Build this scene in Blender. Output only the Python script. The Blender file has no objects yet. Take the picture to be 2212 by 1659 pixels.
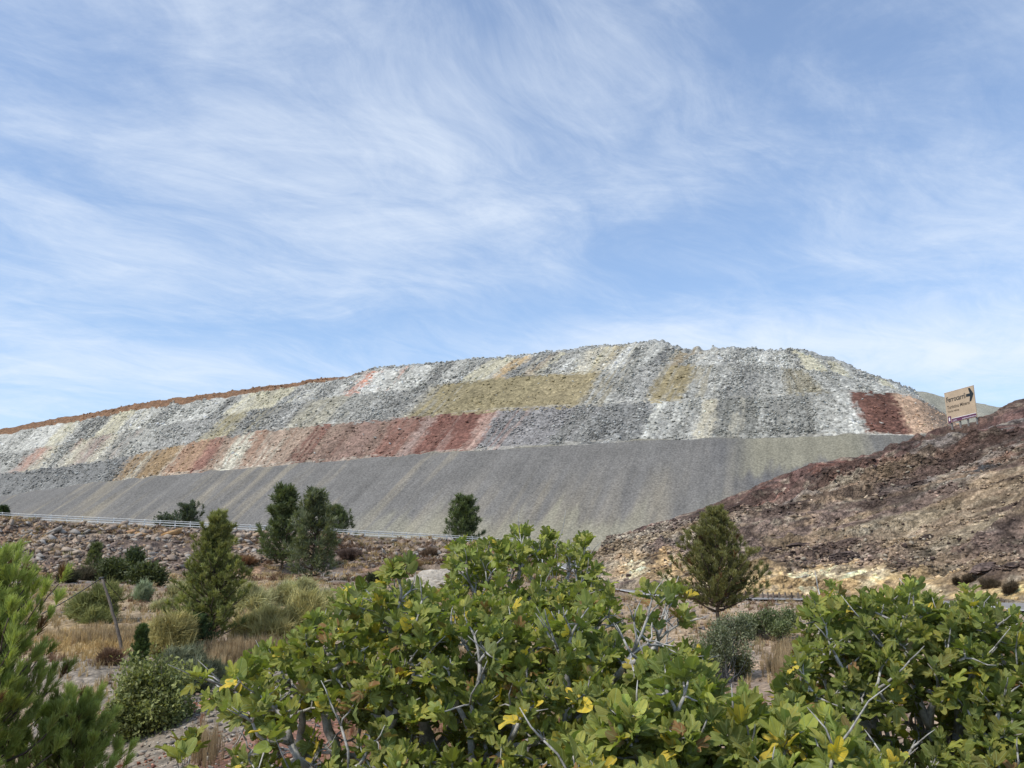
import bpy, bmesh, math, random
import numpy as np
from mathutils import Vector, Matrix

# ------------------------------------------------------------------ camera, sky, sun
F = 887.0
TH = math.radians(12.95)
CT, ST = math.cos(TH), math.sin(TH)
sc = bpy.context.scene
C = sc.collection
cam = bpy.data.objects.new("camera", bpy.data.cameras.new("camera"))
C.objects.link(cam)
cam.location = (0, 0, 0)
cam.rotation_euler = (math.pi/2 + TH, 0, 0)
cam.data.sensor_width = 36
cam.data.lens = F/1024*36
cam.data.clip_start = 0.1
cam.data.clip_end = 20000
sc.camera = cam
SUN_EL, SUN_AZ = math.radians(50), math.radians(-128)      # azimuth from +Y towards +X
SUN = Vector((math.sin(SUN_AZ)*math.cos(SUN_EL), math.cos(SUN_AZ)*math.cos(SUN_EL), math.sin(SUN_EL)))
lamp = bpy.data.lights.new("sun", 'SUN')
lamp.energy = 2.9
lamp.angle = math.radians(5.0)
lamp.color = (1.0, 0.93, 0.82)
so = bpy.data.objects.new("sun", lamp); C.objects.link(so)
so.rotation_euler = SUN.to_track_quat('Z', 'Y').to_euler()
sc.view_settings.view_transform = 'Standard'
sc.view_settings.look = 'None'
sc.view_settings.exposure = 0.24
sc.view_settings.gamma = 1.0
sc.cycles.max_bounces = 6
sc.cycles.diffuse_bounces = 3

class NT:
    """tiny helper for node trees"""
    def __init__(s, tree): s.t = tree; tree.nodes.clear()
    def n(s, typ, **kw):
        nd = s.t.nodes.new(typ)
        for k, v in kw.items():
            if k == 'inp':
                for a, b in v.items():
                    if hasattr(b, 'is_output'): s.t.links.new(b, nd.inputs[a])
                    else: nd.inputs[a].default_value = b
            else: setattr(nd, k, v)
        return nd
    def l(s, a, b): s.t.links.new(a, b)
    def m(s, op, a, b=None, c=None, clamp=False):
        nd = s.t.nodes.new('ShaderNodeMath'); nd.operation = op; nd.use_clamp = clamp
        for i, v in enumerate((a, b, c)):
            if v is None: continue
            if hasattr(v, 'is_output'): s.t.links.new(v, nd.inputs[i])
            else: nd.inputs[i].default_value = v
        return nd.outputs[0]
    def mix(s, fac, a, b, mode='MIX'):
        nd = s.t.nodes.new('ShaderNodeMix'); nd.data_type = 'RGBA'; nd.blend_type = mode
        for k, v in ((0, fac), (6, a), (7, b)):
            if hasattr(v, 'is_output'): s.t.links.new(v, nd.inputs[k])
            else: nd.inputs[k].default_value = v if k == 0 or len(v) == 4 else (*v, 1)
        return nd.outputs[2]
    def ramp(s, fac, lo, hi):
        nd = s.t.nodes.new('ShaderNodeMapRange'); nd.interpolation_type = 'SMOOTHSTEP'
        s.t.links.new(fac, nd.inputs[0]); nd.inputs[1].default_value = lo; nd.inputs[2].default_value = hi
        return nd.outputs[0]

W = bpy.data.worlds.new("World"); sc.world = W; W.use_nodes = True
def build_world():
    t = NT(W.node_tree)
    sky = t.n('ShaderNodeTexSky', sky_type='NISHITA', sun_disc=False, sun_elevation=SUN_EL,
              sun_rotation=SUN_AZ % (2*math.pi), altitude=400, air_density=1.1, dust_density=0.6, ozone_density=2.0)
    tc = t.n('ShaderNodeTexCoord'); sep = t.n('ShaderNodeSeparateXYZ', inp={0: tc.outputs['Generated']})
    x, y, z = sep.outputs
    zz = t.m('MAXIMUM', z, 0.0)
    zd = t.m('ADD', zz, 0.10)
    px, py = t.m('DIVIDE', x, zd), t.m('DIVIDE', y, zd)
    P = t.n('ShaderNodeCombineXYZ', inp={0: px, 1: py}).outputs[0]
    # warp
    wn = t.n('ShaderNodeTexNoise', noise_dimensions='3D', inp={'Vector': P, 'Scale': 0.7, 'Detail': 3.0})
    wv = t.n('ShaderNodeVectorMath', operation='SUBTRACT', inp={0: wn.outputs['Color'], 1: (.5, .5, .5)})
    ws = t.n('ShaderNodeVectorMath', operation='SCALE', inp={0: wv.outputs[0], 'Scale': 0.8})
    PW = t.n('ShaderNodeVectorMath', operation='ADD', inp={0: P, 1: ws.outputs[0]}).outputs[0]
    def streak(rot, sx, sy, det, rough, seed, dist=0.0):
        r = t.n('ShaderNodeVectorRotate', rotation_type='Z_AXIS', inp={'Vector': PW, 'Angle': math.radians(rot)})
        mp = t.n('ShaderNodeVectorMath', operation='MULTIPLY', inp={0: r.outputs[0], 1: (sx, sy, 1)})
        ad = t.n('ShaderNodeVectorMath', operation='ADD', inp={0: mp.outputs[0], 1: (seed, seed*1.7, 0)})
        return t.n('ShaderNodeTexNoise', inp={'Vector': ad.outputs[0], 'Scale': 1.0, 'Detail': det, 'Roughness': rough, 'Distortion': dist}).outputs['Fac']
    s1 = streak(-26, 1.5, 2.4, 10, 0.68, 3.1, 0.7)
    s2 = streak(-48, 3.6, 9.0, 8, 0.68, 11.7, 0.8)
    big = streak(-60, 2.4, 3.6, 8, 0.62, 7.7, .6)
    yy = t.m('MAXIMUM', y, 0.05)
    a, e = t.m('DIVIDE', x, yy), t.m('DIVIDE', z, yy)
    def blob(pxx, pyy, rx, ry, amp):
        u, v = (pxx-512)/F, (384-pyy)/F
        d = CT - v*ST
        a0, e0 = u/d, (ST+v*CT)/d
        da = t.m('MULTIPLY', t.m('SUBTRACT', a, a0), F/rx)
        de = t.m('MULTIPLY', t.m('SUBTRACT', e, e0), F/ry)
        r2 = t.m('ADD', t.m('MULTIPLY', da, da), t.m('MULTIPLY', de, de))
        return t.m('MULTIPLY', t.m('EXPONENT', t.m('MULTIPLY', r2, -1.0)), amp)
    blobs = [(380, 130, 260, 110, .16), (180, 240, 260, 110, .12), (560, 70, 200, 70, .10), (1000, 230, 170, 70, .17),
             (60, 380, 260, 60, .16), (900, 350, 280, 46, .36), (640, 340, 130, 24, .22), (820, 60, 190, 110, -.13), (740, 250, 130, 90, -.08),
             (990, 90, 150, 110, -.06), (60, 60, 110, 45, -.02), (330, 325, 260, 30, -.16), (700, 300, 200, 28, -.10), (520, 215, 170, 70, .08)]
    mk = None
    for b in blobs:
        v = blob(*b); mk = v if mk is None else t.m('ADD', mk, v)
    dn = t.m('ADD', t.m('MULTIPLY', s1, 0.85), t.m('MULTIPLY', s2, 0.42))
    dn = t.m('ADD', dn, t.m('MULTIPLY', big, 0.45))
    dn = t.m('ADD', dn, mk)
    cov = t.ramp(dn, 0.60, 1.48)
    fade = t.ramp(z, 0.0, 0.10)
    cov = t.m('MULTIPLY_ADD', cov, 0.80, 0.10)
    # haze towards horizon
    hz = t.m('ADD', t.m('MULTIPLY', t.m('EXPONENT', t.m('MULTIPLY', zz, -6.5)), 0.58), .05)
    skyc = t.mix(1.0, sky.outputs[0], (0.92, 1.08, 1.23), 'MULTIPLY')
    base = t.mix(hz, skyc, (4.5, 5.7, 7.1))
    col = t.mix(cov, base, (5.6, 6.15, 6.9))
    bg = t.n('ShaderNodeBackground', inp={'Color': col, 'Strength': 0.130})
    out = t.n('ShaderNodeOutputWorld', inp={'Surface': bg.outputs[0]})
build_world()

# ------------------------------------------------------------------ helpers
def at(px, py, D):
    u, v = (px-512)/F, (384-py)/F
    dy, dz = CT - v*ST, ST + v*CT
    s = D/dy
    return np.array((u*s, D, dz*s))
def at_v(px, py, D):
    u, v = (np.asarray(px, float)-512)/F, (384-np.asarray(py, float))/F
    dy, dz = CT - v*ST, ST + v*CT
    s = D/dy
    return np.stack((u*s, np.broadcast_to(D, s.shape), dz*s), -1)
K = 1024/2212.0
RNG = np.random.default_rng(7)

def _hash(ix, iy, seed):
    h = (ix.astype(np.int64)*374761393 + iy.astype(np.int64)*668265263 + seed*982451653) & 0xffffffff
    h = ((h ^ (h >> 13))*1274126177) & 0xffffffff
    h = (h ^ (h >> 16)) & 0xffffffff
    h = (h*2246822519) & 0xffffffff
    h = h ^ (h >> 15)
    return (h & 0xffffff)/float(0xffffff)
def vnoise(x, y, seed=0):
    ix, iy = np.floor(x), np.floor(y)
    fx, fy = x-ix, y-iy
    fx, fy = fx*fx*fx*(fx*(fx*6-15)+10), fy*fy*fy*(fy*(fy*6-15)+10)
    a, b = _hash(ix, iy, seed), _hash(ix+1, iy, seed)
    c, d = _hash(ix, iy+1, seed), _hash(ix+1, iy+1, seed)
    return (a*(1-fx)+b*fx)*(1-fy) + (c*(1-fx)+d*fx)*fy
def fbm(x, y, oc=4, seed=0, gain=.5):
    s, a, t = 0, 1.0, 0
    for i in range(oc):
        s = s + a*vnoise(x*2**i+i*17.3, y*2**i-i*9.1, seed+i*31); t += a; a *= gain
    return s/t
def worley(x, y, seed=0):
    """returns distance to nearest cell point and that cell's random value"""
    ix, iy = np.floor(x), np.floor(y)
    best = np.full(x.shape, 9.0); second = np.full(x.shape, 9.0); val = np.zeros(x.shape)
    for dx in (-1, 0, 1):
        for dy in (-1, 0, 1):
            cx, cy = ix+dx, iy+dy
            qx, qy = cx+_hash(cx, cy, seed), cy+_hash(cx, cy, seed+5)
            d = np.hypot(qx-x, qy-y)
            nb = d < best
            second = np.where(nb, best, np.minimum(second, d))
            val = np.where(nb, _hash(cx, cy, seed+9), val)
            best = np.where(nb, d, best)
    return best, second, val
def sst(x, a, b):
    t = np.clip((x-a)/(b-a), 0, 1); return t*t*(3-2*t)
def pchip(xc, Y, xq):
    xc = np.asarray(xc, float); Y = np.asarray(Y, float); xq = np.asarray(xq, float)
    h = np.diff(xc); sh = (-1,)+(1,)*(Y.ndim-1)
    d = np.diff(Y, axis=0)/h.reshape(sh)
    m = np.zeros_like(Y)
    m[0], m[-1] = d[0], d[-1]
    for i in range(1, len(xc)-1):
        p = d[i-1]*d[i]
        with np.errstate(divide='ignore', invalid='ignore'):
            hm = 2*d[i-1]*d[i]/(d[i-1]+d[i])
        m[i] = np.where(p > 0, np.nan_to_num(hm), 0)
    i = np.clip(np.searchsorted(xc, xq)-1, 0, len(xc)-2)
    t = np.clip((xq-xc[i])/h[i], 0, 1); t = t.reshape(t.shape+(1,)*(Y.ndim-1)); hh = h[i].reshape(t.shape)
    return ((2*t**3-3*t**2+1)*Y[i] + (t**3-2*t**2+t)*hh*m[i] + (-2*t**3+3*t**2)*Y[i+1] + (t**3-t**2)*hh*m[i+1])

def set_attr(me, name, arr, typ='FLOAT_COLOR'):
    a = me.attributes.new(name, typ, 'POINT')
    if typ == 'FLOAT_COLOR':
        c = np.ones((len(arr), 4), np.float32); c[:, :3] = arr[:, :3]
        a.data.foreach_set('color', c.ravel())
    elif typ == 'FLOAT_VECTOR':
        a.data.foreach_set('vector', np.asarray(arr, np.float32).ravel())
    else:
        a.data.foreach_set('value', np.asarray(arr, np.float32).ravel())
def mk_mesh(name, V, faces, mat=None, col=None, vec=None, smooth=False):
    """faces: list of (n,k) int arrays"""
    me = bpy.data.meshes.new(name)
    V = np.asarray(V, np.float32)
    me.vertices.add(len(V)); me.vertices.foreach_set('co', V.ravel())
    tot = sum(f.shape[0] for f in faces)
    loops = np.concatenate([f.ravel() for f in faces]).astype(np.int32)
    sizes = np.concatenate([np.full(f.shape[0], f.shape[1], np.int32) for f in faces])
    starts = np.concatenate(([0], np.cumsum(sizes)[:-1])).astype(np.int32)
    me.loops.add(len(loops)); me.loops.foreach_set('vertex_index', loops)
    me.polygons.add(tot); me.polygons.foreach_set('loop_start', starts)
    if smooth: me.polygons.foreach_set('use_smooth', np.ones(tot, bool))
    if col is not None: set_attr(me, 'Col', np.asarray(col))
    if vec is not None: set_attr(me, 'LC', np.asarray(vec), 'FLOAT_VECTOR')
    me.update(calc_edges=True); me.validate()
    if mat: me.materials.append(mat)
    return me
def tag(o, label=None, cat=None, group=None, kind=None):
    if label: o['label'] = label
    if cat: o['category'] = cat
    if group: o['group'] = group
    if kind: o['kind'] = kind
    return o
def link(name, me, parent=None):
    o = bpy.data.objects.new(name, me); C.objects.link(o)
    if parent is not None: o.parent = parent
    return o
def empty(name, loc, rz=0):
    o = bpy.data.objects.new(name, None); C.objects.link(o)
    o.location = Vector([float(v) for v in loc]); o.rotation_euler = (0, 0, rz); o.empty_display_size = .2
    return o

class Batch:
    """many transformed copies of small prototype meshes in one mesh"""
    def __init__(s): s.V = []; s.F = {}; s.c = []; s.l = []; s.n = 0
    def add(s, proto, M, T, col, lc=True):
        pv, pf, plc = proto            # verts (k,3), faces dict{size:(m,size)}, local coords (k,3)
        k, n = len(pv), len(T)
        if n == 0: return
        V = np.einsum('nij,kj->nki', M, pv) + T[:, None, :]
        s.V.append(V.reshape(-1, 3))
        col = np.asarray(col)
        if col.ndim == 2: col = np.repeat(col[:, None, :], k, 1)
        s.c.append(col.reshape(-1, 3))
        s.l.append(np.tile(plc, (n, 1)))
        off = s.n + np.arange(n)*k
        for sz, f in pf.items():
            s.F.setdefault(sz, []).append((f[None]+off[:, None, None]).reshape(-1, sz))
        s.n += n*k
    def raw(s, V, faces, col):
        V = np.asarray(V)
        s.V.append(V); s.c.append(np.broadcast_to(col, (len(V), 3))); s.l.append(np.zeros((len(V), 3)))
        for f in faces: s.F.setdefault(f.shape[1], []).append(f+s.n)
        s.n += len(V)
    def mesh(s, name, mat, smooth=False, origin=None):
        V = np.concatenate(s.V)
        if origin is not None: V = V - np.asarray(origin)
        return mk_mesh(name, V, [np.concatenate(v) for v in s.F.values()], mat, np.concatenate(s.c), np.concatenate(s.l), smooth)

def tube(b, pts, rad, col, sides=5):
    pts = np.asarray(pts, float); n = len(pts); rad = np.broadcast_to(rad, (n,))
    d = np.gradient(pts, axis=0); d /= np.linalg.norm(d, axis=1)[:, None]+1e-9
    up = np.array((0, 0, 1.0)) if abs(d[0][2]) < .9 else np.array((1.0, 0, 0))
    a = np.cross(d, up); a /= np.linalg.norm(a, axis=1)[:, None]+1e-9
    c = np.cross(d, a)
    t = np.arange(sides)/sides*2*np.pi
    V = pts[:, None]+rad[:, None, None]*(np.cos(t)[None, :, None]*a[:, None]+np.sin(t)[None, :, None]*c[:, None])
    V = V.reshape(-1, 3)
    i = np.arange(n-1)[:, None]*sides; j = np.arange(sides)[None]; j2 = (j+1) % sides
    Fq = np.stack((i+j, i+j2, i+sides+j2, i+sides+j), -1).reshape(-1, 4)
    b.raw(V, [Fq, np.arange(sides)[None, ::-1].copy(), (np.arange(sides)+(n-1)*sides)[None]], col)

def unit(v): return v/(np.linalg.norm(v, axis=-1, keepdims=True)+1e-9)
def frames(Y, Z):
    """matrices with columns X,Y,Z; Y kept, Z orthogonalised"""
    Y = unit(Y); Z = unit(Z - (Z*Y).sum(-1, keepdims=True)*Y); X = np.cross(Y, Z)
    return np.stack((X, Y, Z), -1)
def rand_rot(n, rng):
    q = rng.normal(size=(n, 4)); q /= np.linalg.norm(q, axis=1)[:, None]
    w, x, y, z = q.T
    return np.stack([np.stack([1-2*(y*y+z*z), 2*(x*y-z*w), 2*(x*z+y*w)], -1),
                     np.stack([2*(x*y+z*w), 1-2*(x*x+z*z), 2*(y*z-x*w)], -1),
                     np.stack([2*(x*z-y*w), 2*(y*z+x*w), 1-2*(x*x+y*y)], -1)], -2)

# ------------------------------------------------------------------ materials
def mat_rock(name, scale_list, cell=None, bump=.5, bdist=.3, rough=.95, var=.35, tint=None, cellvar=.5):
    """surface colour from attribute Col, broken up by object-space noise"""
    m = bpy.data.materials.new(name); m.use_nodes = True; t = NT(m.node_tree)
    at_ = t.n('ShaderNodeAttribute', attribute_name='Col'); col = at_.outputs['Color']
    g = t.n('ShaderNodeNewGeometry').outputs['Position']
    hsum = None
    for i, s in enumerate(scale_list):
        nz = t.n('ShaderNodeTexNoise', inp={'Vector': g, 'Scale': s, 'Detail': 5.0, 'Roughness': .6}).outputs['Fac']
        f = t.m('MULTIPLY_ADD', t.ramp(nz, .3, .7), 2*var, 1-var)
        cc = t.n('ShaderNodeCombineXYZ', inp={0: f, 1: f, 2: f}).outputs[0]
        col = t.mix(1.0, col, cc, 'MULTIPLY')
        hsum = nz if hsum is None else t.m('ADD', hsum, nz)
    if cell:
        for ci, cs in enumerate(cell):
            vo = t.n('ShaderNodeTexVoronoi', feature='F1', inp={'Vector': g, 'Scale': cs, 'Randomness': 1.0})
            sp = t.n('ShaderNodeSeparateXYZ', inp={0: vo.outputs['Color']})
            f = t.m('MULTIPLY_ADD', sp.outputs[0], 2*cellvar, 1-cellvar)
            f = t.m('MULTIPLY', f, t.m('SUBTRACT', 1.15, t.m('MULTIPLY', vo.outputs['Distance'], .5)))
            cc = t.n('ShaderNodeCombineXYZ', inp={0: f, 1: f, 2: f}).outputs[0]
            col = t.mix(1.0, col, cc, 'MULTIPLY')
            hsum = t.m('SUBTRACT', hsum, t.m('MULTIPLY', vo.outputs['Distance'], 1.2/(ci+1)))
    bp = t.n('ShaderNodeBump', inp={'Strength': bump, 'Distance': bdist, 'Height': hsum})
    p = t.n('ShaderNodeBsdfPrincipled', inp={'Base Color': col, 'Roughness': rough, 'Specular IOR Level': .15, 'Normal': bp.outputs[0]})
    t.n('ShaderNodeOutputMaterial', inp={0: p.outputs[0]})
    return m
def mat_plain(name, col, rough=.7, metal=0.0, noise=0.0, ns=8.0, spec=.4):
    m = bpy.data.materials.new(name); m.use_nodes = True; t = NT(m.node_tree)
    c = (*col, 1)
    if noise:
        g = t.n('ShaderNodeNewGeometry').outputs['Position']
        nz = t.n('ShaderNodeTexNoise', inp={'Vector': g, 'Scale': ns, 'Detail': 6.0, 'Roughness': .65}).outputs['Fac']
        f = t.m('MULTIPLY_ADD', t.ramp(nz, .25, .75), 2*noise, 1-noise)
        cc = t.n('ShaderNodeCombineXYZ', inp={0: f, 1: f, 2: f}).outputs[0]
        c = t.mix(1.0, (*col, 1), cc, 'MULTIPLY')
    p = t.n('ShaderNodeBsdfPrincipled', inp={'Base Color': c, 'Roughness': rough, 'Metallic': metal, 'Specular IOR Level': spec})
    t.n('ShaderNodeOutputMaterial', inp={0: p.outputs[0]})
    return m
def mat_foliage(name, transl=.3, rough=.6, spec=.3, var=.25, ns=3.0, tr_tint=(1.3, 1.35, .6)):
    m = bpy.data.materials.new(name); m.use_nodes = True; t = NT(m.node_tree)
    col = t.n('ShaderNodeAttribute', attribute_name='Col').outputs['Color']
    g = t.n('ShaderNodeNewGeometry').outputs['Position']
    nz = t.n('ShaderNodeTexNoise', inp={'Vector': g, 'Scale': ns, 'Detail': 3.0}).outputs['Fac']
    f = t.m('MULTIPLY_ADD', t.ramp(nz, .3, .7), 2*var, 1-var)
    col = t.mix(1.0, col, t.n('ShaderNodeCombineXYZ', inp={0: f, 1: f, 2: f}).outputs[0], 'MULTIPLY')
    p = t.n('ShaderNodeBsdfPrincipled', inp={'Base Color': col, 'Roughness': rough, 'Specular IOR Level': spec})
    tr = t.n('ShaderNodeBsdfTranslucent', inp={'Color': t.mix(1.0, col, tr_tint, 'MULTIPLY')})
    mx = t.n('ShaderNodeMixShader', inp={0: transl, 1: p.outputs[0], 2: tr.outputs[0]})
    t.n('ShaderNodeOutputMaterial', inp={0: mx.outputs[0]})
    return m
def mat_fig_leaf():
    m = bpy.data.materials.new('fig_leaf'); m.use_nodes = True; t = NT(m.node_tree)
    col = t.n('ShaderNodeAttribute', attribute_name='Col').outputs['Color']
    lc = t.n('ShaderNodeAttribute', attribute_name='LC').outputs['Vector']
    s = t.n('ShaderNodeSeparateXYZ', inp={0: lc}); x, y = s.outputs[0], s.outputs[1]
    ang = t.m('ABSOLUTE', t.m('ARCTAN2', x, y))
    r = t.m('SQRT', t.m('ADD', t.m('MULTIPLY', x, x), t.m('MULTIPLY', y, y)))
    dm = None
    for a0 in (0.0, .72, 1.45):
        d = t.m('MULTIPLY', r, t.m('ABSOLUTE', t.m('SINE', t.m('SUBTRACT', ang, a0))))
        dm = d if dm is None else t.m('MINIMUM', dm, d)
    vein = t.m('SUBTRACT', 1.0, t.ramp(dm, .010, .035))
    # side veins: herringbone
    sv = t.m('SINE', t.m('MULTIPLY', t.m('ADD', y, t.m('MULTIPLY', t.m('ABSOLUTE', x), -.7)), 62.0))
    side = t.m('MULTIPLY', t.ramp(sv, .75, 1.0), .25)
    col = t.mix(t.m('MULTIPLY', t.m('MAXIMUM', vein, side), .55), col, (.30, .38, .16))
    g = t.n('ShaderNodeNewGeometry')
    nz = t.n('ShaderNodeTexNoise', inp={'Vector': g.outputs['Position'], 'Scale': 14.0, 'Detail': 4.0}).outputs['Fac']
    f = t.m('MULTIPLY_ADD', t.ramp(nz, .3, .7), .36, .82)
    col = t.mix(1.0, col, t.n('ShaderNodeCombineXYZ', inp={0: f, 1: f, 2: f}).outputs[0], 'MULTIPLY')
    under = t.mix(.4, col, (.17, .205, .10))
    col = t.mix(g.outputs['Backfacing'], col, under)
    bh = t.m('ADD', t.m('MULTIPLY', vein, -1.0), t.m('MULTIPLY', sv, -.25))
    bp = t.n('ShaderNodeBump', inp={'Strength': .35, 'Distance': .004, 'Height': bh})
    p = t.n('ShaderNodeBsdfPrincipled', inp={'Base Color': col, 'Roughness': .6, 'Specular IOR Level': .22, 'Normal': bp.outputs[0]})
    tr = t.n('ShaderNodeBsdfTranslucent', inp={'Color': t.mix(1.0, col, (1.25, 1.4, .45), 'MULTIPLY')})
    mx = t.n('ShaderNodeMixShader', inp={0: .34, 1: p.outputs[0], 2: tr.outputs[0]})
    t.n('ShaderNodeOutputMaterial', inp={0: mx.outputs[0]})
    return m

M_dump = mat_rock('dump_rock', [.05, .35], cell=[1.0, .45], bump=.35, bdist=.5, var=.07, cellvar=.15)
M_dump_fine = mat_rock('dump_gravel', [.06, .8], cell=[1.2], bump=.3, bdist=.35, var=.08, cellvar=.12)
M_hill = mat_rock('hill_rock', [.25, 1.6], cell=[1.6, 4.0], bump=.9, bdist=.3, var=.2, cellvar=.22)
M_ground = mat_rock('ground_soil', [.5, 3.0], cell=[7.0], bump=.7, bdist=.06, var=.2, cellvar=.25)
M_stone = mat_rock('stone', [.8, 4.0], bump=.6, bdist=.1, var=.2)
M_bark = mat_rock('bark', [8.0, 30.0], bump=.8, bdist=.01, var=.25)
M_leafy = mat_foliage('shrub_leaf')
M_needle = mat_foliage('pine_needle', transl=.33, rough=.55, var=.25, ns=1.2)
M_grass = mat_foliage('dry_grass_blade', transl=.3, rough=.8, spec=.1, var=.25, ns=1.0, tr_tint=(1.1, 1.0, .8))
M_fig = mat_fig_leaf()
M_galv = mat_plain('galvanised_steel', (.62, .62, .60), .55, .0, .12, 2.0)
M_asph = mat_plain('asphalt', (.25, .235, .215), .9, 0, .25, 1.5)
M_line = mat_plain('road_paint', (.7, .7, .68), .8, 0, .15, 3.0)
M_wood = mat_plain('weathered_wood', (.14, .115, .092), .9, 0, .35, 9.0)
M_wire = mat_plain('wire', (.05, .05, .05), .6)

# ------------------------------------------------------------------ grid surfaces
SURF = {}; SCOL = {}
def normals_of(P):
    du = np.gradient(P, axis=1); dv = np.gradient(P, axis=0)
    n = np.cross(du, dv); n = unit(n)
    n = np.where((n[..., 2:3] < 0), -n, n)
    return n
def grid_obj(name, P, col, mat, smooth=False):
    nr, nc = P.shape[:2]
    i = np.arange(nr-1)[:, None]*nc; j = np.arange(nc-1)[None]
    Fq = np.stack((i+j, i+j+1, i+nc+j+1, i+nc+j), -1).reshape(-1, 4)
    me = mk_mesh(name, P.reshape(-1, 3), [Fq], mat, col.reshape(-1, 3), None, smooth)
    o = link(name, me)
    SURF[name] = (P, normals_of(P)); SCOL[name] = col
    return o
def lerp(a, b, t): return a*(1-t)+b*t
def mixc(c, target, w): return c*(1-w[..., None]) + np.asarray(target)*w[..., None]
def patches(u, table, seed, w=4.0):
    """table: list of (u_start, colour); soft edges"""
    us = np.array([t[0] for t in table], float); cs = np.array([t[1] for t in table], float)
    c = np.zeros(u.shape+(3,)) + cs[0]
    for k in range(1, len(us)):
        c = mixc(c, cs[k], sst(u, us[k]-w, us[k]+w))
    return c

# ---- the terraced mine dump
Ln = {  # image lines in the 2212-wide picture, x then y
 'toe': ([-900, 2400], [1246, 1246]),
 'E1': ([-600, 0, 225, 425, 625, 950, 1106, 1406, 1556, 1886, 2001, 2100], [1150, 1072, 1040, 1020, 1003, 978, 968, 950, 947, 939, 940, 946]),
 'E2': ([-600, 0, 240, 365, 450, 575, 800, 1106, 1406, 1606, 1831, 1926, 1976, 2060], [1115, 1023, 993, 965, 948, 928, 908, 883, 868, 858, 845, 848, 855, 905]),
 'E3': ([-600, 25, 210, 740, 875, 950, 1106, 1286, 1366, 1456, 1606, 1800, 1860, 1960, 2040], [1090, 978, 943, 853, 843, 830, 813, 801, 790, 787, 785, 805, 822, 847, 896]),
 'E4': ([-600, 0, 325, 700, 750, 810, 1065, 1106, 1206, 1286, 1340, 1376, 1422, 1466, 1491, 1507, 1571, 1706, 1727, 1752, 1808, 1858, 1920, 1970, 2030],
        [1060, 939, 881, 827, 816, 800, 776, 774, 762, 752, 748, 744, 743, 757, 763, 757, 756, 761, 760, 770, 782, 804, 824, 846, 885]),
 'E5': ([-600, 0, 325, 700, 750, 810, 1065, 1106, 1206, 1286, 1340, 1376, 1422, 1466, 1491, 1507, 1571, 1706, 1727, 1752, 1808, 1858, 1920, 1970, 2030],
        [1050, 927, 868, 818, 812, 797, 773, 771, 759, 749, 745, 741, 740, 755, 761, 755, 754, 759, 758, 768, 779, 801, 821, 842, 882]),
}
UC = np.array([-500, 0, 225, 425, 625, 950, 1106, 1406, 1556, 1700, 1886, 2001, 2060, 2110], float)
SH = {
 'toe': [-560, -340, -310, -290, -270, -250, -210, -100, -40, 10, 90, 120, 140, 150],
 'E1': [0]*14,
 'E2': [75, 70, 60, 65, 68, 75, 68, 42, 20, -8, -55, -36, -30, -60],
 'E3': [150, 130, 122, 130, 138, 150, 136, 82, 40, -18, -110, -70, -60, -100],
 'E4': [220, 185, 178, 190, 200, 205, 185, 115, 60, -20, -150, -110, -95, -130],
 'E5': [225, 190, 183, 194, 204, 209, 188, 117, 60, -20, -152, -112, -97, -132],
}
DOFF = {'toe': -85, 'E1': 0, 'E2': 40, 'E3': 86, 'E4': 122, 'E5': 138}
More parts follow.
